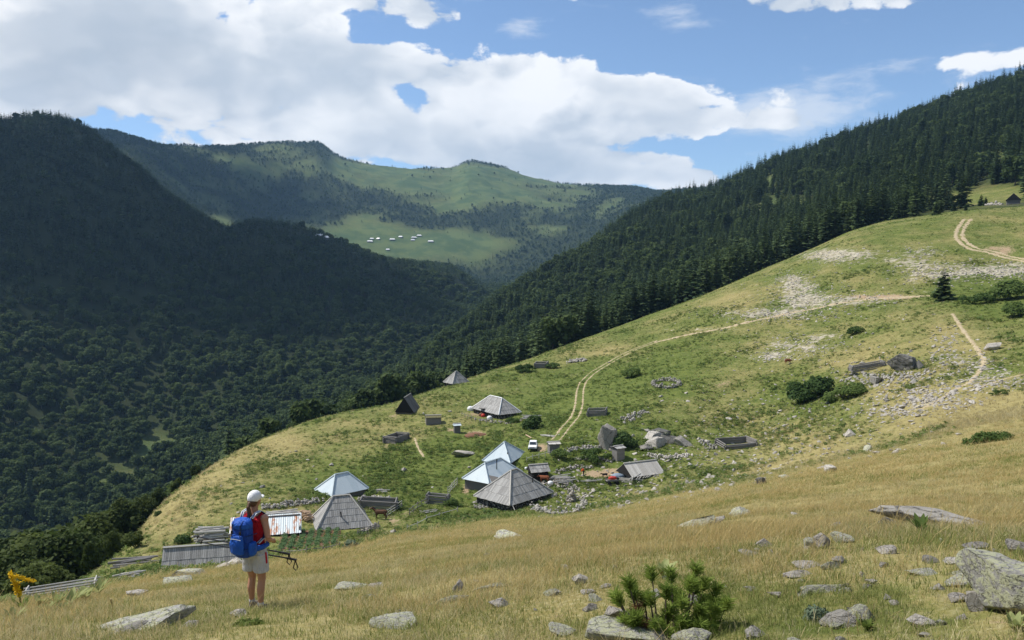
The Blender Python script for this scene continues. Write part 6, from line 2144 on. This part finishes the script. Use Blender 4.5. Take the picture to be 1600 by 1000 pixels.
leafy_plant('withered yellowish plant standing above the dwarf pine', 1036, 902, 34, 12, 541, 'withered_plant')
leafy_plant('leafy green weed growing in front of the very long slab', 1439, 832, 34, 10, 542, 'weed', M_SHRUB)
leafy_plant('bright green grass clump at the bottom right', 1355, 985, 22, 26, 543, 'grass_clump', M_WEED)
leafy_plant('pale grass clump hanging over the lower right corner', 1585, 985, 34, 18, 544, 'grass_clump')

# ------------------------------------------------------------------ unseen clouds added out of view to shade the left mountain and far ridge
def ico(sub):
    bm = bmesh.new()
    bmesh.ops.create_icosphere(bm, subdivisions=sub, radius=1.0)
    V = np.array([v.co[:] for v in bm.verts]); Fc = np.array([[v.index for v in f.verts] for f in bm.faces])
    bm.free()
    return V, Fc


def cloud(loc, sx, sy, sz, n_, seed):
    r = np.random.default_rng(seed)
    v0, f0 = ico(3)
    Vs, Fs, o = [], [], 0
    for k in range(n_):
        a = r.uniform(0, 6.283); m = math.sqrt(r.uniform(0, 1)) * .85
        c = np.array([math.cos(a) * m * sx, math.sin(a) * m * sy, r.uniform(0, .6) * sz * (1 - m)])
        rad = r.uniform(.2, .36) * (1.15 - .5 * m)
        bump = 1 + .16 * fbm(v0[:, 0] * 3 + k * 7, v0[:, 1] * 3 + v0[:, 2] * 2, 1.0, 3, seed)[:, None]
        Vs.append(c + v0 * bump * rad * np.array([sx, sy, sz]) * np.where(v0[:, 2:3] < 0, np.array([1, 1, .35]), 1))
        Fs.append(f0 + o); o += len(v0)
    me = new_mesh('cloud', np.vstack(Vs), np.vstack(Fs), True)
    return link('cloud', me, M_SHADE_CLOUD, loc=loc)


mc, n = material('shade_cloud_vapour')
d_ = n.new('ShaderNodeBsdfDiffuse'); d_.inputs[0].default_value = (.93, .94, .95, 1)
t_ = n.new('ShaderNodeBsdfTranslucent'); t_.inputs[0].default_value = (.9, .92, .95, 1)
mx = n.new('ShaderNodeMixShader'); mx.inputs[0].default_value = .25
n.link(d_.outputs[0], mx.inputs[1]); n.link(t_.outputs[0], mx.inputs[2])
tp_ = n.new('ShaderNodeBsdfTransparent')
mx2 = n.new('ShaderNodeMixShader'); mx2.inputs[0].default_value = .74
n.link(mx.outputs[0], mx2.inputs[1]); n.link(tp_.outputs[0], mx2.inputs[2])
ou = n.new('ShaderNodeOutputMaterial'); n.link(mx2.outputs[0], ou.inputs[0])
M_SHADE_CLOUD = mc
def shade_from(gx, gy, gz_, H):
    k = (H - gz_) / SUN_DIR.z
    return (gx + SUN_DIR.x * k, gy + SUN_DIR.y * k, H)
o = cloud(shade_from(-720, 1330, 60, 1650), 560, 470, 240, 58, 3)
tag(o, 'broad white cumulus cloud high over the dark mountain on the left', 'cloud')
o = cloud(shade_from(-1230, 3050, 300, 1800), 520, 480, 220, 44, 5)
tag(o, 'smaller white cumulus cloud farther out over the far ridge', 'cloud')

# ------------------------------------------------------------------ the air
hz0, hz1 = float(Z.min()) - 3, float(max(Z.max(), 100)) + 45
print('terrain z', Z.min(), Z.max())
bm = bmesh.new()
bmesh.ops.create_cube(bm, size=1.0)
me = bpy.data.meshes.new('haze'); bm.to_mesh(me); bm.free()
mh = bpy.data.materials.new('haze'); mh.use_nodes = True; mh.node_tree.nodes.clear()
n = N(mh.node_tree)
pv = n.new('ShaderNodeVolumePrincipled')
pv.inputs['Color'].default_value = (.38, .66, 1.0, 1)
pv.inputs['Density'].default_value = HAZE
pv.inputs['Anisotropy'].default_value = 0.1
ou = n.new('ShaderNodeOutputMaterial'); n.link(pv.outputs[0], ou.inputs['Volume'])
o = link('haze', me, mh, loc=(0, 0, (hz0 + hz1) / 2))
o.scale = (16100, 16100, hz1 - hz0)
tag(o, 'thin blue summer haze filling the valley air', 'haze', kind='stuff')
